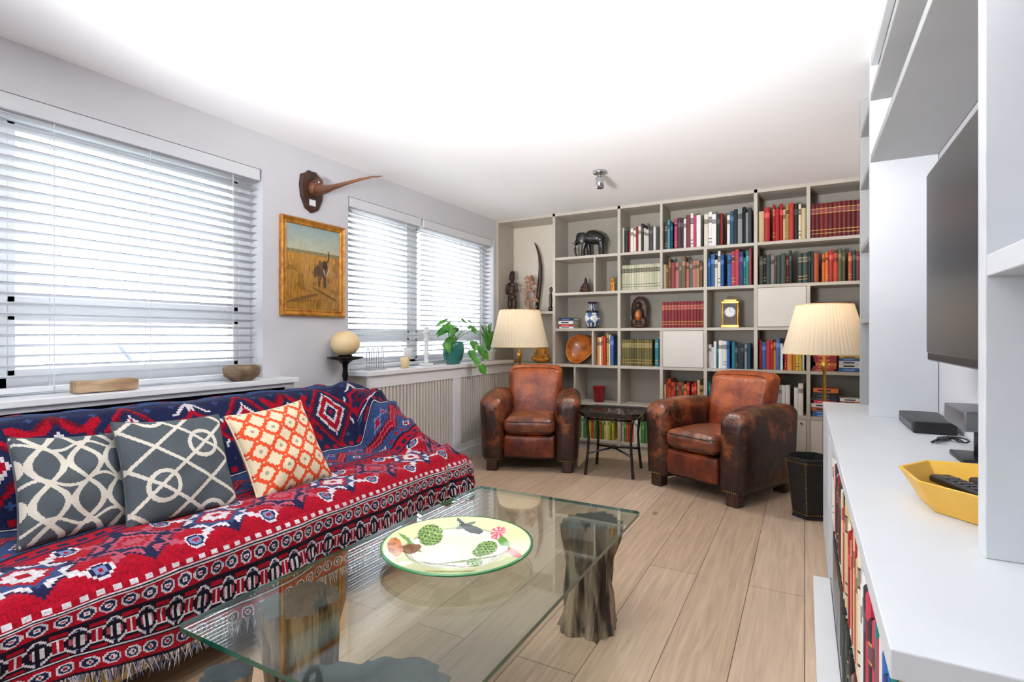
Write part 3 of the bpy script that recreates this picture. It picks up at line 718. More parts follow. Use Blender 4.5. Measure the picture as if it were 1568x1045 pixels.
# ------------------------------------------------------------ armchairs
def armchair(loc,rz):
    e=empty('leather_club_armchair',loc,(0,0,rz)); b=MB()
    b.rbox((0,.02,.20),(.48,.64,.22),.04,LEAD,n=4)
    b.rbox((0,-.315,.205),(.42,.05,.18),.022,LEA,n=4,bulge=(0,.012,0))
    b.build('base',e)
    b=MB()
    for sg in (-1,1):
        def f(x,y,z,sg=sg):
            t=(z+.28)/.56
            x=x*(1+.10*max(0,t-.4)**1.2)+sg*.018*t
            z=z-(.03*max(0,(-y-.2)/.15)**2 if t>.6 else 0)+.012*math.sin((y+.35)*4)*(t>.5)
            return (x,y,z)
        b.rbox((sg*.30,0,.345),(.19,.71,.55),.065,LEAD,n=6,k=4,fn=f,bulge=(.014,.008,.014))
    b.build('arms',e)
    b=MB()
    for sg in (-1,1):
        cb=sg*.302; ct_=sg*.316; hw=.056
        pts=[(cb-hw,-.347,.10),(cb-hw+sg*.006,-.352,.30),(ct_-hw,-.349,.50)]
        for k in range(1,8):
            a_=math.pi-math.pi*k/8; pts.append((ct_+hw*math.cos(a_),-.349+.012*math.sin(a_),.50+.052*math.sin(a_)))
        pts+=[(ct_+hw,-.349,.50),(cb+hw+sg*.006,-.352,.30),(cb+hw,-.347,.10)]
        b.tube(pts,.0045,LEAD,6)
    b.build('piping',e)
    b=MB()
    def g(x,y,z):
        t=(z+.29)/.58
        w=.96+.07*t
        return (x*w,y+.14*t-.03*(abs(x)/.26)**2,z)
    b.rbox((0,.235,.545),(.49,.19,.58),.062,LEA,n=6,k=4,fn=g,bulge=(.0,.035,.012))
    pts=[]
    for k in range(15):
        u=-1+2*k/14; pts.append((u*.215,.235-.07+.125-.03*abs(u)**2,.822-.02*abs(u)**6))
    b.tube(pts,.005,LEAD,6)
    b.build('back',e)
    b=MB()
    b.rbox((0,-.085,.375),(.42,.55,.13),.05,LEAS,n=5,k=3,bulge=(.006,.012,.03))
    for z in (.335,.412):
        pts=[(-.195,.15,z),(-.20,-.3,z),(-.185,-.345,z),(-.15,-.36,z),(.15,-.36,z),(.185,-.345,z),(.20,-.3,z),(.195,.15,z)]
        b.tube(pts,.006,LEAD,6)
    b.build('seat_cushion',e)
    b=MB()
    for sx in (-.31,.31):
        for sy in (-.29,.29): b.rbox((sx,sy,.045),(.09,.09,.09),.012,DARKW,n=1)
    for sx in (-1,1):
        for k in range(9): b.ell((sx*.304-.056+.014*k,-.346,.098),(.004,.003,.004),BRASS,seg=8)
    b.build('feet',e)
armchair((-2.10,4.20,0),R(21.3))
armchair((-.55,4.16,0),R(-26))

# ------------------------------------------------------------ side table
e=empty('black_side_table',(-1.375,4.24,0),(0,0,R(6))); b=MB()
def oct_(h,c,z): return [(h,-h+c,z),(h,h-c,z),(h-c,h,z),(-h+c,h,z),(-h,h-c,z),(-h,-h+c,z),(-h+c,-h,z),(h-c,-h,z)]
rs=[oct_(.225,.05,.47),oct_(.245,.055,.50),oct_(.252,.056,.512),oct_(.245,.055,.512),oct_(.23,.052,.500)]
vs=[p for r in rs for p in r]; fs=[tuple(reversed(range(8))),tuple(range(32,40))]
for j in range(4):
    for i in range(8): k=(i+1)%8; fs.append((j*8+i,j*8+k,(j+1)*8+k,(j+1)*8+i))
b.add(vs,fs,BLACK)
for k in range(34):
    a_=random.uniform(0,6.28); r_=random.uniform(.02,.2)
    b.ell((r_*math.cos(a_),r_*math.sin(a_),.5005),(.014,.006,.001),BRASS if k%2 else PALEW,rot=(0,0,random.uniform(0,3)),seg=8)
b.build('top',e,bevel=.002); b=MB()
L4=[(-.165,-.165),(.165,-.165),(.165,.165),(-.165,.165)]
for (x,y) in L4:
    b.tube([(x*1.15,y*1.15,.475),(x*1.08,y*1.08,.42),(x*1.02,y*1.02,.3),(x*1.05,y*1.05,.18),(x*1.15,y*1.15,0.004)],[.013,.011,.010,.011,.013],BLACK,8)
b.tube([(-.18,-.18,.17),(0,0,.2),(.18,.18,.17)],.008,BLACK,8); b.tube([(-.18,.18,.17),(0,0,.2),(.18,-.18,.17)],.008,BLACK,8)
for i in range(4):
    p,q_=L4[i],L4[(i+1)%4]; b.tube([(p[0]*1.1,p[1]*1.1,.45),(q_[0]*1.1,q_[1]*1.1,.45)],.009,BLACK,8)
b.ell((0,0,.2),(.018,.018,.018),BLACK); b.build('legs',e)

# ------------------------------------------------------------ floor lamps
def lamp(loc,rb,rt,z0,z1,en):
    e=empty('pleated_shade_floor_lamp',loc); b=MB(); seg=180
    b.lathe([(rb,z0),(rb-(rb-rt)*.02,z0+.008),(rt+.004,z1-.008),(rt,z1)],SHADE,seg=seg,rf=lambda a,z:1+.03*(math.cos(a*60)),caps=False)
    b.build('shade',e); b=MB()
    for r_,z in ((rb+.002,z0+.004),(rt+.002,z1-.004)):
        b.tube([(r_*math.cos(t),r_*math.sin(t),z) for t in np.linspace(0,2*math.pi,49)],.005,GLOBE,6)
    b.build('shade_trim',e); b=MB()
    b.lathe([(.12,0.002),(.125,.01),(.12,.022),(.03,.035),(.012,.06),(.011,z0-.12),(.02,z0-.10),(.024,z0-.06),(.012,z0-.04),(.011,z0+.1),(.018,z0+.11),(.018,z0+.15),(0,z0+.15)],BRASS,seg=24)
    for t in range(3):
        a_=t*2.094; b.tube([(0,0,z1-.03),(rt*math.cos(a_),rt*math.sin(a_),z1-.01)],.002,BRASS,6)
    b.tube([(0,0,z0+.1),(0.04,0,z0+.14),(.04,0,z1-.06),(0,0,z1-.03)],.002,BRASS,6)
    b.build('stand',e); b=MB(); b.ell((0,0,z0+.20),(.028,.028,.04),GLOBE); b.build('bulb',e)
    l=bpy.data.lights.new('bulb_light','POINT'); l.energy=en; l.color=(1,.78,.52); l.shadow_soft_size=.05
    o=bpy.data.objects.new('bulb_light',l); S.collection.objects.link(o); o.parent=e; o.location=(0,0,z0+.27)
lamp((-2.46,4.63,0),.278,.19,1.005,1.37,1.3)
lamp((.125,4.44,0),.270,.175,.985,1.345,1.9)
e=empty('globe_lamp',(-2.80,2.685,0)); b=MB(); b.ell((0,0,1.065),(.10,.10,.088),GLOBE,seg=32); b.build('globe',e)
b=MB(); b.lathe([(.085,.002),(.09,.01),(.03,.03),(.012,.06),(.012,.80),(.022,.84),(.016,.88),(.02,.92),(.05,.945),(.12,.962),(.124,.97),(.05,.975),(.045,.985),(0,.985)],BLKM,seg=32); b.build('stand',e)

# ------------------------------------------------------------ coffee table
GZ=.408
ct=empty('glass_coffee_table',(0,0,0)); b=MB()
x0,x1,y0,y1=-1.33,-.571,.735,2.10; r=.02; out=[]
for cx,cy,a0 in ((x1-r,y1-r,0),(x0+r,y1-r,90),(x0+r,y0+r,180),(x1-r,y0+r,270)):
    for k in range(5): out.append((cx+r*math.cos(R(a0+k*22.5)),cy+r*math.sin(R(a0+k*22.5))))
n=len(out); vs=[(x,y,GZ) for x,y in out]+[(x,y,GZ+.012) for x,y in out]
b.add(vs,[tuple(reversed(range(n))),tuple(range(n,2*n))],TGLASS)
b.add(vs,[(i,(i+1)%n,n+(i+1)%n,n+i) for i in range(n)],TEDGE)
b.build('glass_top',ct)
def stump(name,cx,cy,rx,ry,seed,top=GZ-.001,lean=(0,0),gnarl=.22):
    b=MB(); seg=72; rows=44; vs=[];fs=[]
    for j in range(rows+1):
        t=j/rows; z=top*t
        flare=1+.14*(1-t)**3-.12*math.sin(t*math.pi)+.06*t**4
        for i in range(seg):
            a_=2*math.pi*i/seg
            n1=mnoise.noise(Vector((math.cos(a_)*1.3+seed,math.sin(a_)*1.3,t*1.1)))
            n2=mnoise.noise(Vector((math.cos(a_)*5+seed,math.sin(a_)*5,t*2.0+9)))
            n3=mnoise.noise(Vector((math.cos(a_)*14+seed,math.sin(a_)*14,t*3.0+9)))
            k=flare*(1+gnarl*2.0*n1+gnarl*n2+.12*n3)
            vs.append((cx+lean[0]*(1-t)+rx*k*math.cos(a_),cy+lean[1]*(1-t)+ry*k*math.sin(a_),z))
    for j in range(rows):
        for i in range(seg):
            q_=(i+1)%seg; fs.append((j*seg+i,j*seg+q_,(j+1)*seg+q_,(j+1)*seg+i))
    b.add(vs,fs,DRIFT,smooth=True)
    b.add(vs[-seg:]+vs[:seg],[tuple(range(seg)),tuple(reversed(range(seg,2*seg)))],SLATE)
    b.build(name,ct)
stump('stump_1',-.725,1.94,.098,.09,3.1,gnarl=.28)
stump('stump_2',-1.195,.985,.085,.09,7.7,gnarl=.28)
stump('stump_3',-.745,.79,.17,.12,12.4)
stump('stump_4',-1.24,.80,.05,.055,22.4,top=.30,lean=(-.01,-.02))
pr=[(.0,.010),(.03,.010),(.06,.010),(.09,.011),(.12,.013),(.145,.018),(.16,.026),(.17,.032),(.19,.036),(.21,.040),(.225,.043),(.234,.045),(.240,.044),(.2405,.040),(.23,.034),(.18,.024),(.14,.010),(.10,.004),(.10,0.0005),(.0,0.0005)]
pf=[]
for i in range(11):
    for k in range(7):
        t=k/7; pf.append((pr[i][0]*(1-t)+pr[i+1][0]*t,pr[i][1]*(1-t)+pr[i+1][1]*t))
pf+=pr[11:]
ar=math.radians(28.8)
def platecol(a_,r,z):
    if r>.232: return lin((40,120,60))
    x,y=r*math.cos(a_)/.24,r*math.sin(a_)/.24
    u=x*math.cos(ar)+y*math.sin(ar); v=-x*math.sin(ar)+y*math.cos(ar)
    c=lin((208,208,190))
    if r>.165: c=lin((202,204,158))
    if abs(r-.162)<.003: c=lin((150,160,110))
    def E(cx,cy,rx,ry,rot=0):
        dx,dy=u-cx,v-cy; return ((dx*math.cos(rot)+dy*math.sin(rot))/rx)**2+((-dx*math.sin(rot)+dy*math.cos(rot))/ry)**2
    nz=mnoise.noise(Vector((u*9,v*9,0)))
    def art(cx,cy,s):
        if E(cx,cy,.17*s,.26*s)<1:
            t=math.sin((u-cx)*60+math.sin((v-cy)*40))*math.sin((v-cy)*38)
            return lin((70,110,40)) if t>.1 else lin((140,168,76)) if t>-.5 else lin((40,66,30))
        return None
    for cx,cy,s in ((-.43,.45,1),(.38,.12,.85),(.25,-.35,.6),(.30,.0,.6)):
        q_=art(cx,cy,s)
        if q_: return q_
    if E(.13,.66,.20,.06,-.5)<1: return lin((50,60,60))
    if E(.05,.74,.16,.04,.5)<1: return lin((90,110,100))
    if E(-.02,.80,.03,.16,.6)<1: return lin((60,76,80))
    if E(.53,.48,.11,.14)<1: return lin((196,80,90)) if math.sin(math.atan2(v-.48,u-.53)*9)>-.3 else lin((230,180,180))
    if E(.60,.22,.05,.2,.4)<1: return lin((90,140,60))
    if E(-.80,-.12,.10,.30,.25)<1: return lin((196,112,46)) if nz>-.1 else lin((150,80,40))
    if E(-.62,-.02,.09,.22,-.4)<1: return lin((120,80,50))
    if E(-.66,.15,.04,.26,.8)<1: return lin((96,140,60))
    if E(0,-.86,.30,.05)<1: return lin((140,160,70))
    if E(.75,-.3,.06,.24,.3)<1: return lin((186,110,100))
    if E(.22,-.25,.45,.03,.3)<1: return lin((110,120,60))
    if E(-.1,-.42,.3,.03,-.25)<1: return lin((120,110,90))
    return c
b=MB(); b.lathe(pf,GLAZE,seg=190,cf=platecol,caps=False); b.build('painted_ceramic_platter',loc=(-.967,1.40,GZ+.0125))

# ------------------------------------------------------------ wastepaper bin
b=MB()
b.lathe([(.105,0.002),(.105,.012),(.100,.016),(.140,.355),(.147,.36),(.147,.372),(.132,.372),(.092,.02),(0,.02)],BLEATH,seg=6,smooth=False,caps=True)
for k in range(6):
    a_=k*math.pi/3
    for t in np.linspace(.03,.35,22):
        r_=.102+.04*t/.36; b.ell((r_*math.cos(a_),r_*math.sin(a_),t),(.0035,.0035,.0035),BRASS,seg=6)
    for zz in (.03,.345):
        r_=(.102+.04*zz/.36)*1.005
        for f in np.linspace(.06,.94,9):
            b.ell(((r_*(math.cos(a_)*(1-f)+math.cos(a_+math.pi/3)*f)),(r_*(math.sin(a_)*(1-f)+math.sin(a_+math.pi/3)*f)),zz),(.003,.003,.003),BRASS,seg=6)
b.build('studded_waste_bin',loc=(.03,3.78,0),rot=(0,0,R(20)))

# ------------------------------------------------------------ painting & trophy
pc=empty('framed_painting',(XL+.002,2.51,1.57)); b=MB(); W,H=.533,.643
for (pts) in (((-W/2,-H/2),(W/2,-H/2)),((W/2,-H/2),(W/2,H/2)),((W/2,H/2),(-W/2,H/2)),((-W/2,H/2),(-W/2,-H/2))):
    (ya_,za_),(yb_,zb_)=pts
    prof_=[(0,0),(0,.022),(.010,.030),(.018,.022),(.028,.018),(.036,.022),(.044,.012),(.044,0)]
    sy=lambda y:-1 if y>0 else 1
    vs=[]
    for (y,z) in ((ya_,za_),(yb_,zb_)):
        for (o,h) in prof_: vs.append((h,y+sy(y)*o,z+sy(z)*o))
    k=len(prof_); b.add(vs,[(i,i+1,k+i+1,k+i) for i in range(k-1)],GOLDW)
b.build('frame',pc)
n1,n2=130,150; yy_=np.linspace(-W/2+.04,W/2-.04,n1+1); zz_=np.linspace(-H/2+.04,H/2-.04,n2+1)
Pp=np.zeros((n1+1,n2+1,3)); Pp[...,0]=.010; Pp[...,1]=yy_[:,None]; Pp[...,2]=zz_[None,:]
Cp=np.zeros((n1,n2,3))
for i in range(n1):
    for j in range(n2):
        u=i/n1; v=j/n2; nz=mnoise.noise(Vector((u*6,v*14,1))); n3=mnoise.noise(Vector((u*40,v*9,5))); n4=mnoise.noise(Vector((u*3,v*3,8)))
        if v>.70:
            f=(v-.70)/.30
            c=np.array(lin((190,190,162)))*(1-f)+np.array(lin((142,168,170)))*f+.03*nz
        elif v>.66: c=np.array(lin((140,130,92)))*(1+.3*n3)
        else:
            c=np.array(lin((188,136,60)))*(1+.5*n3)*(.70+.5*v)+.05*n4
            if nz>.28: c=c*.7
        def E(cx,cy,rx,ry,rot=0):
            dx,dy=u-cx,v-cy; return ((dx*math.cos(rot)+dy*math.sin(rot))/rx)**2+((-dx*math.sin(rot)+dy*math.cos(rot))/ry)**2
        dk=np.array(lin((98,72,46)))*(1+.6*n3)
        wob=.25*n3+.3*nz
        if E(.60,.47,.13,.085,.1)+wob<1 or E(.66,.50,.095,.10)+wob<1: c=dk
        if E(.58,.36,.03,.07)+wob<1 or E(.70,.35,.03,.08)+wob<1: c=dk*.8
        if E(.70,.55,.045,.06)+wob<1: c=np.array(lin((66,48,36)))*(1+.4*nz)
        if E(.62,.56,.04,.055,.4)+wob<1: c=np.array(lin((112,84,60)))*(1+.4*nz)
        if abs((u-.73)-.05*math.sin((v-.58)*16))<.012 and .58<v<.73: c=np.array(lin((60,46,36)))
        if E(.69,.47,.007,.05,.4)<1 or E(.76,.48,.007,.05,-.4)<1: c=np.array(lin((216,206,186)))
        if v<.42 and n3>.18 and u>.45 and u<.85: c=np.array(lin((170,124,56)))
        if E(.3,.14,.3,.02,.2)<1 or E(.7,.2,.25,.015,-.3)<1: c=np.array(lin((120,84,40)))
        Cp[i,j]=np.clip(c,0,1)
b=MB(); b.grid(Pp,OIL,Cp,smooth=False); b.build('canvas',pc)

tp=empty('mounted_beak_trophy',(XL+.001,2.49,2.09)); b=MB()
sh_=[(0,-.145),(.05,-.12),(.085,-.05),(.095,.03),(.085,.10),(.05,.115),(.03,.135),(0,.13),(-.03,.135),(-.05,.115),(-.085,.10),(-.095,.03),(-.085,-.05),(-.05,-.12)]
n=len(sh_); vs=[(0,y,z) for y,z in sh_]+[(.018,y,z) for y,z in sh_]+[(.024,y*.88,z*.88) for y,z in sh_]
b.add(vs,[tuple(range(n)),tuple(range(2*n,3*n))]+[(i,(i+1)%n,n+(i+1)%n,n+i) for i in range(n)]+[(n+i,n+(i+1)%n,2*n+(i+1)%n,2*n+i) for i in range(n)],DARKW)
b.box(.024,.027,-.03,.02,-.10,-.06,WHITE); b.build('plaque',tp)
b=MB(); b.ell((.04,0,.02),(.05,.046,.06),BEAKW); b.ell((.09,0,.0),(.06,.038,.04),BEAKW); b.ell((.06,0,.055),(.05,.03,.03),BEAKW)
b.tube([(.08,0,0),(.15,0,-.003),(.22,0,.002),(.32,0,.010),(.45,0,.018),(.55,0,.020),(.64,0,.012)],[.038,.028,.018,.013,.010,.007,.003],BEAKW,12); b.build('beak',tp,remesh=.004,smoothit=2)

e=empty('ceiling_spotlight',(-1.354,3.83,CEIL)); b=MB(); b.lathe([(0,-.022),(.045,-.022),(.05,-.016),(.05,-.001),(0,-.001)],CHROME,seg=32); b.tube([(0,0,-.02),(0,0,-.05)],.008,CHROME)
b.lathe([(0,0),(.02,0),(.03,-.008),(.03,-.085),(.024,-.09),(.02,-.07),(0,-.07)],CHROME,seg=32,M=Matrix.Translation((0,0,-.042))@Matrix.Rotation(.12,4,'X')); b.build('fixture',e)
l=bpy.data.lights.new('spot_bulb','SPOT'); l.energy=42; l.spot_size=math.radians(140); l.spot_blend=1; l.shadow_soft_size=.06; l.color=(1,.95,.89)
o=bpy.data.objects.new('spot_bulb',l); S.collection.objects.link(o); o.parent=e; o.location=(0,0,-.15)

# ------------------------------------------------------------ shelf ornaments
def figure(name,items,loc,material,rz=0,vox=.006,sm=2,tubes=()):
    b=MB()
    for it in items: b.ell(it[0],it[1],material,rot=it[2] if len(it)>2 else (0,0,0),seg=16)
    for pts,rad in tubes: b.tube(pts,rad,material,10)
    return b.build(name,loc=loc,rot=(0,0,rz),remesh=vox,smoothit=sm)
EB=mat('ebony',(20,18,18),.35,nscale=20,rgb2=(38,34,32),coat=.2)
figure('elephant_figurine',[((.02,0,.195),(.115,.06,.068),(0,.12,0)),((.0,0,.225),(.075,.05,.05)),((.085,0,.175),(.05,.05,.062)),((-.125,0,.205),(.048,.042,.058),(0,-.3,0)),((-.085,-.056,.195),(.040,.010,.058),(0,.2,.3)),((-.085,.056,.195),(.040,.010,.058),(0,.2,-.3))],
 (-1.88,5.10,R1+.0),EB,vox=.0045,sm=1,tubes=[([(-.065,-.034,.15),(-.085,-.034,.08),(-.08,-.034,.006)],[.030,.021,.024]),([(-.055,.034,.15),(-.045,.034,.08),(-.04,.034,.006)],[.030,.021,.024]),([(.105,-.034,.15),(.115,-.034,.08),(.11,-.034,.006)],[.032,.022,.025]),([(.085,.034,.15),(.075,.034,.08),(.085,.034,.006)],[.032,.022,.025]),
 ([(-.15,0,.195),(-.178,0,.15),(-.185,0,.10),(-.182,0,.05),(-.165,0,.022)],[.024,.018,.014,.011,.009]),([(-.15,-.026,.17),(-.175,-.034,.145),(-.205,-.034,.15)],[.008,.007,.004]),([(-.15,.026,.17),(-.175,.034,.145),(-.205,.034,.15)],[.008,.007,.004]),([(.13,0,.19),(.148,0,.14),(.143,0,.09)],[.009,.006,.006])])
def buddha(name,loc,s,m_,rz=0):
    figure(name,[((0,0,.03*s),(.10*s,.07*s,.035*s)),((-.07*s,-.03*s,.045*s),(.045*s,.05*s,.028*s)),((.07*s,-.03*s,.045*s),(.045*s,.05*s,.028*s)),((0,0,.11*s),(.055*s,.042*s,.075*s)),((0,0,.155*s),(.065*s,.035*s,.03*s)),((0,-.005,.215*s),(.032*s,.034*s,.042*s)),((0,0,.26*s),(.016*s,.016*s,.02*s)),((0,-.035*s,.075*s),(.05*s,.025*s,.016*s))],
     loc,m_,rz,vox=.005*s if s>.6 else .004,tubes=[([(-.06*s,0,.15*s),(-.085*s,-.01*s,.10*s),(-.04*s,-.045*s,.07*s)],[.02*s,.017*s,.013*s]),([(.06*s,0,.15*s),(.085*s,-.01*s,.10*s),(.04*s,-.045*s,.07*s)],[.02*s,.017*s,.013*s])])
buddha('seated_buddha_figurine',(-1.94,5.08,R2+.002),.55,DARKW)
buddha('gilt_buddha_figurine',(-2.43,5.08,R4+.002),.95,GOLDW)
figure('carved_standing_figure',[((0,0,.02),(.06,.055,.022)),((-.028,0,.10),(.027,.03,.07)),((.028,0,.10),(.027,.03,.07)),((0,0,.17),(.052,.042,.04)),((0,-.01,.25),(.042,.036,.07)),((0,-.03,.225),(.03,.02,.03)),((0,0,.31),(.058,.034,.028)),((0,-.005,.385),(.034,.038,.05)),((0,.005,.425),(.03,.03,.035)),((0,-.04,.38),(.008,.012,.016))],
 (-2.80,5.10,1.3685),DARKW,vox=.005,tubes=[([(-.055,0,.31),(-.068,-.01,.24),(-.04,-.04,.20)],[.018,.015,.012]),([(.055,0,.31),(.068,-.01,.24),(.04,-.04,.20)],[.018,.015,.012]),([(0,0,.33),(0,0,.36)],[.018,.018])])
b=MB()
b.ell((0,0,.02),(.075,.05,.022),CARVW)
for k in range(4):
    c=(( .02,.0,.09),(-.02,0,.18),(.015,0,.27),(-.005,0,.34))[k]; rr=(.055,.06,.045,.028)[k]
    b.tube([(c[0]+rr*math.cos(t),c[1]+.006*math.sin(2*t),c[2]+rr*math.sin(t)) for t in np.linspace(.3+k,5.8+k,20)],[.018-.0004*i for i in range(20)],CARVW,8)
for k in range(9):
    t=k/8; b.tube([(-.05-.01*math.sin(t*6),0,.06+.26*t),(-.085-.02*math.sin(t*3),0,.09+.28*t)],[.012,.004],CARVW,6)
b.tube([(.03,0,.30),(-.02,0,.36),(-.06,0,.38),(-.08,0,.36)],[.02,.022,.016,.006],CARVW,8); b.ell((.0,0,.38),(.02,.014,.02),CARVW)
b.build('dragon_carving',loc=(-2.56,5.09,1.3685),remesh=.005,smoothit=1)
b=MB(); b.lathe([(0,0),(.04,0),(.04,.02),(.015,.035)],DARKW,seg=20)
b.tube([(0,0,.02),(.02,0,.2),(.04,0,.36),(.045,0,.50),(.03,0,.62),(-.005,0,.72),(-.03,0,.76)],[.022,.026,.026,.022,.016,.010,.004],DARKW,14)
b.build('curved_horn',loc=(-2.545,5.19,1.3685))
figure('small_carved_bird',[((0,0,.03),(.03,.03,.03)),((0,0,.12),(.02,.02,.09)),((.005,0,.23),(.022,.018,.03))],(-2.33,5.08,1.3685),EB)
cs=figure('carved_wooden_shrine',[((0,0,.02),(.085,.05,.022)),((0,.02,.16),(.085,.02,.15)),((0,-.01,.12),(.05,.03,.08)),((0,-.02,.215),(.03,.03,.035)),((-.05,0,.06),(.03,.03,.04)),((.05,0,.06),(.03,.03,.04))],(-1.40,5.08,R3+.001),DARKW)
b=MB(); b.ell((0,-.035,.12),(.028,.02,.05),BOWLW); b.build('inlay_figure',cs)
def vcol(a_,r,z):
    if z<.02 or z>.245: return lin((24,30,60))
    if .05<z<.16: return lin((220,220,215)) if math.sin(a_*5)+math.sin(z*80)>-.2 else lin((60,90,140))
    if .16<z<.185: return lin((24,26,50))
    return lin((36,44,84)) if math.sin(a_*10)>0 else lin((200,204,204))
vp=[(0,0),(.045,0),(.05,.01)]+[(.05+.028*math.sin(t*math.pi*.9),.01+.17*t) for t in np.linspace(.05,1,14)]+[(.035,.195),(.03,.215),(.034,.24),(.05,.26),(.052,.265),(.045,.262),(.02,.2)]
b=MB(); b.lathe(vp,GLAZE,seg=48,cf=vcol,caps=False); b.build('porcelain_vase',loc=(-1.87,5.08,R3))
b=MB(); b.lathe([(0,.0),(.10,.012),(.145,.05),(.15,.09),(.14,.088),(.13,.055),(.09,.03),(0,.022)],BOWLW,seg=40,rf=lambda a,z:1+.06*math.sin(2*a)+.05*math.sin(3*a+1)); o=b.build('burl_wood_bowl',loc=(-2.03,5.19,R4+.141),rot=(R(78),0,R(5)))
b=MB(); b.lathe([(0,0),(.048,0),(.062,.15),(.066,.155),(.058,.155),(.046,.01),(0,.01)],REDM,seg=32); b.build('red_metal_pot',loc=(-1.79,5.05,R5))
e=empty('brass_carriage_clock',(-.575,5.07,R3)); b=MB()
b.rbox((0,0,.012),(.15,.11,.024),.004,BRASS,n=1); b.rbox((0,0,.222),(.145,.105,.022),.004,BRASS,n=1); b.rbox((0,0,.24),(.11,.08,.016),.004,BRASS,n=1)
for x in (-.062,.062):
    for y in (-.042,.042): b.lathe([(.008,.024),(.006,.03),(.006,.205),(.008,.212)],BRASS,c=(x,y,0),seg=12)
b.box(-.052,.052,-.036,.036,.024,.212,DARKW)
b.tube([(-.03,0,.245),(-.03,0,.27),(.03,0,.27),(.03,0,.245)],.004,BRASS,8); b.build('case',e)
b=MB(); Mf=Matrix.Translation((0,-.037,.135))@Matrix.Rotation(math.pi/2,4,'X'); b.lathe([(0,0),(.042,0),(.045,.003),(.042,.004),(0,.003)],WHITE,seg=32,M=Mf)
b.box(-.002,.002,-.0425,-.0415,.135,.168,BLACK); b.box(0,.024,-.0425,-.0415,.133,.137,BLACK)
for k in range(12): a_=k*math.pi/6; b.ell((.036*math.cos(a_),-.0415,.135+.036*math.sin(a_)),(.003,.001,.003),BLACK,seg=6)
b.build('dial',e)
b=MB(); b.rbox((0,0,.05),(.05,.03,.1),.01,GOLDW,n=1); b.ell((0,0,.12),(.02,.015,.03),GOLDW); b.build('small_gilt_ornament',loc=(-1.66,5.08,R2))
b=MB(); b.lathe([(0,0),(.07,.004),(.10,.02),(.102,.024),(.07,.010),(0,.006)],YEL,seg=32); b.build('yellow_dish',loc=(-2.80,5.06,R4))

# ------------------------------------------------------------ sill objects
b=MB()
def dw(x,y,z): 
    k=1+.10*mnoise.noise(Vector((x*20,y*14,z*20))); return (x*k,y,z*k*(1+.06*math.sin(y*30)))
b.rbox((0,0,.028),(.07,.25,.052),.008,PALEW,n=7,fn=dw); b.build('driftwood_block',loc=(-2.83,1.25,ZS+.002))
b=MB(); b.lathe([(0,0),(.05,0),(.085,.03),(.092,.07),(.086,.085),(.072,.088),(.065,.07),(.05,.045),(0,.04)],STONE,seg=36,rf=lambda a,z:1+.10*math.cos(2*a)); b.build('stone_bowl',loc=(-2.83,1.93,ZS+.001),rot=(0,0,R(70)))
b=MB()
for k in range(4):
    y=-.075+.05*k
    b.tube([(.0,y,.004),(0,y,.13)]+[(0,y+.012-.012*math.cos(t),.13+.035*math.sin(t)) for t in np.linspace(0,math.pi,8)]+[(0,y+.024,.13),(0,y+.024,.004)],.003,CHROME,8)
b.tube([(-.02,-.08,.004),(-.02,.11,.004)],.003,CHROME,8); b.tube([(.02,-.08,.004),(.02,.11,.004)],.003,CHROME,8)
for k in range(4): b.tube([(-.02,-.06+.05*k,.004),(.02,-.06+.05*k,.004)],.003,CHROME,8)
b.build('wire_letter_rack',loc=(-2.83,3.0,ZS))
b=MB(); b.lathe([(.03,0),(.03,.005),(.005,.012),(.005,.07),(.03,.09),(.038,.13),(.034,.16)],WHITE,seg=24); b.build('white_goblet',loc=(-2.84,3.40,ZS))
b=MB(); b.lathe([(0,0),(.03,0),(.034,.06),(.03,.09),(.027,.09),(.028,.01),(0,.01)],GLOBE,seg=24); b.build('votive_candle',loc=(-2.78,3.29,ZS))
b=MB(); b.rbox((0,0,.012),(.09,.09,.024),.006,WHITE,n=1); b.lathe([(.035,.024),(.02,.04),(.018,.08),(.03,.10),(.016,.12),(.016,.20),(.028,.22),(.018,.24),(.022,.27),(.04,.285),(.04,.295),(.022,.297),(.022,.33),(0,.335)],WHITE,seg=24); b.build('white_candlestick',loc=(-2.83,3.63,ZS))
e=empty('potted_pothos',(-2.79,3.97,ZS)); b=MB()
b.lathe([(0,0.001),(.06,.001),(.085,.05),(.10,.12),(.095,.18),(.085,.205),(.078,.20),(.088,.17),(.09,.12),(.0,.11)],POTG,seg=40); b.build('pot',e)
b=MB()
random.seed(5)
for k in range(17):
    a_=random.uniform(0,6.28); h=random.uniform(.12,.28); rr=random.uniform(.06,.18)
    if math.cos(a_)<-.2: rr*=.4
    p0=Vector((random.uniform(-.03,.03),random.uniform(-.03,.03),.12)); p3=Vector((rr*math.cos(a_),rr*math.sin(a_),.2+h*.8))
    p1=p0+Vector((0,0,h)); pts=[p0.lerp(p1,t).lerp(p1.lerp(p3,t),t) for t in (0,.25,.5,.75,1)]
    b.tube(pts,.003,LEAF,6); b.leaf(p3,(math.cos(a_),math.sin(a_),-.3),(.45,-.3,1),random.uniform(.08,.12),random.uniform(.065,.085),LEAF)
for vine in ([(0.02,.0,.15),(.10,.10,.19),(.16,.14,.08),(.18,.16,-.02)],[(0,.02,.15),(.08,.2,.28),(.1,.27,.18),(.12,.3,.1)],[(0,.02,.15),(.02,-.10,.28),(.03,-.16,.24),(.04,-.18,.20)]):
    pts=[]
    for t in np.linspace(0,1,12):
        q_=[Vector(v) for v in vine]
        while len(q_)>1: q_=[q_[i].lerp(q_[i+1],t) for i in range(len(q_)-1)]
        pts.append(q_[0])
    b.tube(pts,.0035,LEAF,6)
    for i in (5,8,11): b.leaf(pts[i],(.4,random.uniform(-.6,.8),-.8),(1,-.5,.3),.11,.09,LEAF,droop=.1)
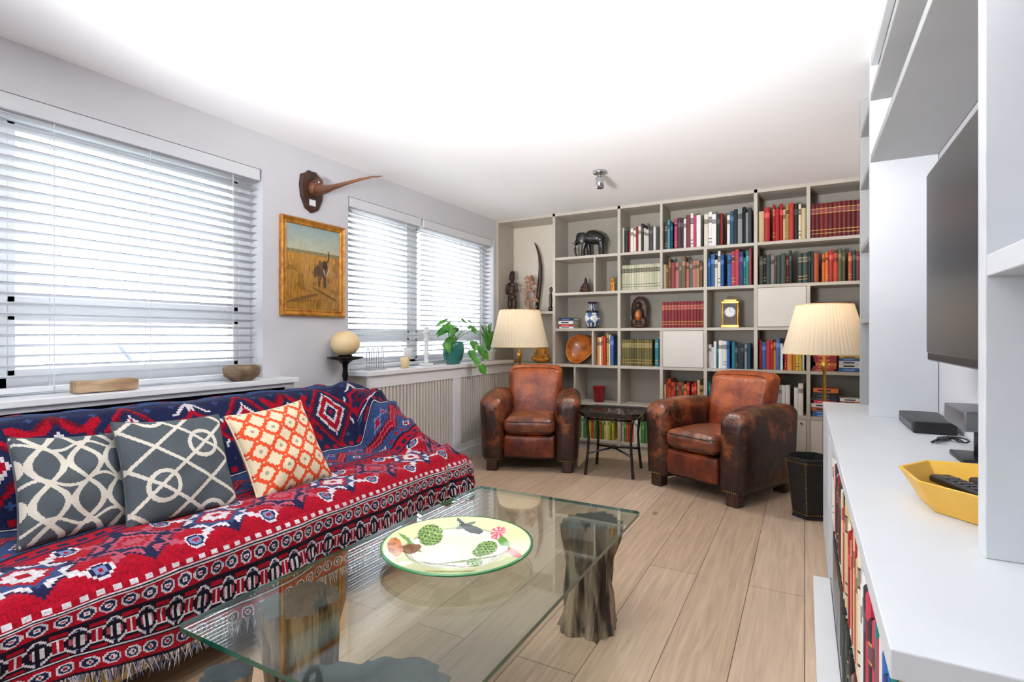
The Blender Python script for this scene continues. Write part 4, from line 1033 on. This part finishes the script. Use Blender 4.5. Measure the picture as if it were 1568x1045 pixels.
b.build('foliage',e)
e=empty('potted_spider_plant',(-2.80,4.60,ZS)); b=MB(); b.lathe([(0,.001),(.05,.001),(.07,.10),(.075,.105),(.066,.105),(.06,.09),(0,.09)],WHITE,seg=32); b.build('pot',e)
b=MB()
for k in range(44):
    a_=random.uniform(0,6.28); L_=random.uniform(.26,.50); sp=random.uniform(.1,.24)
    vs=[];d=Vector((math.cos(a_)*(.35 if math.cos(a_)<0 else 1),math.sin(a_),0))
    sdv=Vector((-math.sin(a_),math.cos(a_),0))
    for i in range(9):
        t=i/8; p=d*(sp*t*1.1)+Vector((0,0,.09+L_*(1.15*t-.55*t**2.4))); w_=.008*math.sin(math.pi*min(1,t*.9+.1)); vs+=[p-sdv*w_,p+sdv*w_]
    b.add(vs,[(2*i,2*i+1,2*i+3,2*i+2) for i in range(8)],LEAF,smooth=True)
b.build('foliage',e)

# ------------------------------------------------------------ outside
BR=mat('house_brick',(176,160,150),.9,nscale=3,rgb2=(190,174,164)); RF=mat('roof_tile',(160,164,172),.9,nscale=2,rgb2=(180,184,190)); GRD=mat('street',(150,154,150),.95,nscale=.5,rgb2=(170,174,166))
b=MB(); 
for k in range(9):
    y=-22+k*9; z1=-1.6+random.uniform(-.5,.6); x=-26
    b.box(x-8,x,y,y+8.2,-7,z1,BR)
    b.add([(x-8.3,y-.2,z1),(x+.3,y-.2,z1),(x-4,y-.2,z1+2.6),(x-8.3,y+8.4,z1),(x+.3,y+8.4,z1),(x-4,y+8.4,z1+2.6)],[(0,1,2),(3,5,4),(0,3,4,1),(1,4,5,2),(0,2,5,3)],RF)
    b.box(x-4.6,x-3.4,y+.5,y+1.6,z1+1.5,z1+3.6,BR)
    for j in range(3):
        for q_ in range(2): b.box(x,x+.05,y+.9+j*2.5,y+2.3+j*2.5,z1-2.2-q_*2.7,z1-.7-q_*2.7,WHITE)
b.build('terraced_houses')
b=MB(); b.box(-90,-4.5,-60,90,-7.1,-7,GRD); b.build('street_ground')

# ------------------------------------------------------------ world & lights
w=bpy.data.worlds.new('sky'); S.world=w; w.use_nodes=True; N=w.node_tree.nodes; L=w.node_tree.links
bg=N['Background']; tc=N.new('ShaderNodeTexCoord'); sp=N.new('ShaderNodeSeparateXYZ'); rp=N.new('ShaderNodeValToRGB')
L.new(tc.outputs['Generated'],sp.inputs[0]); L.new(sp.outputs['Z'],rp.inputs[0]); L.new(rp.outputs[0],bg.inputs['Color'])
rp.color_ramp.elements[0].color=(.95,.96,1,1); rp.color_ramp.elements[1].color=(.82,.91,1,1); bg.inputs['Strength'].default_value=4.4
def area(name,loc,rot,sx,sy,en,colr=(1,1,1),portal=False):
    l=bpy.data.lights.new(name,'AREA'); l.shape='RECTANGLE'; l.size=sx; l.size_y=sy; l.energy=en; l.color=colr
    if portal: l.cycles.is_portal=True
    o=bpy.data.objects.new(name,l); S.collection.objects.link(o); o.location=loc; o.rotation_euler=rot; return o
area('portal_1',(XL-WT-.01,(W1[0]+W1[1])/2,1.5),(0,R(-90),0),1.3,2.4,1,portal=True)
area('portal_2',(XL-WT-.01,(W2[0]+W2[1])/2,1.5),(0,R(-90),0),1.3,2.1,1,portal=True)
area('portal_3',((RX0+RX1)/2,YR-.16,1.52),(R(90),0,0),2.0,1.25,1,portal=True)
fl=area('added_fill',(-1.0,-.3,1.15),(R(180-52),0,0),.5,.5,60,(.985,.985,1)); fl.data.spread=R(88)  # added fill light behind the camera, not a lamp of the room

cam=bpy.data.cameras.new('camera'); o=bpy.data.objects.new('camera',cam); S.collection.objects.link(o); S.camera=o
cam.lens=815/1568*36; cam.sensor_width=36; cam.shift_y=-8.5/1568; cam.clip_start=.02
o.location=(0,0,CH); o.rotation_euler=(R(90),0,R(28.8))
S.view_settings.view_transform='Standard'; S.view_settings.look='None'; S.view_settings.exposure=0.68
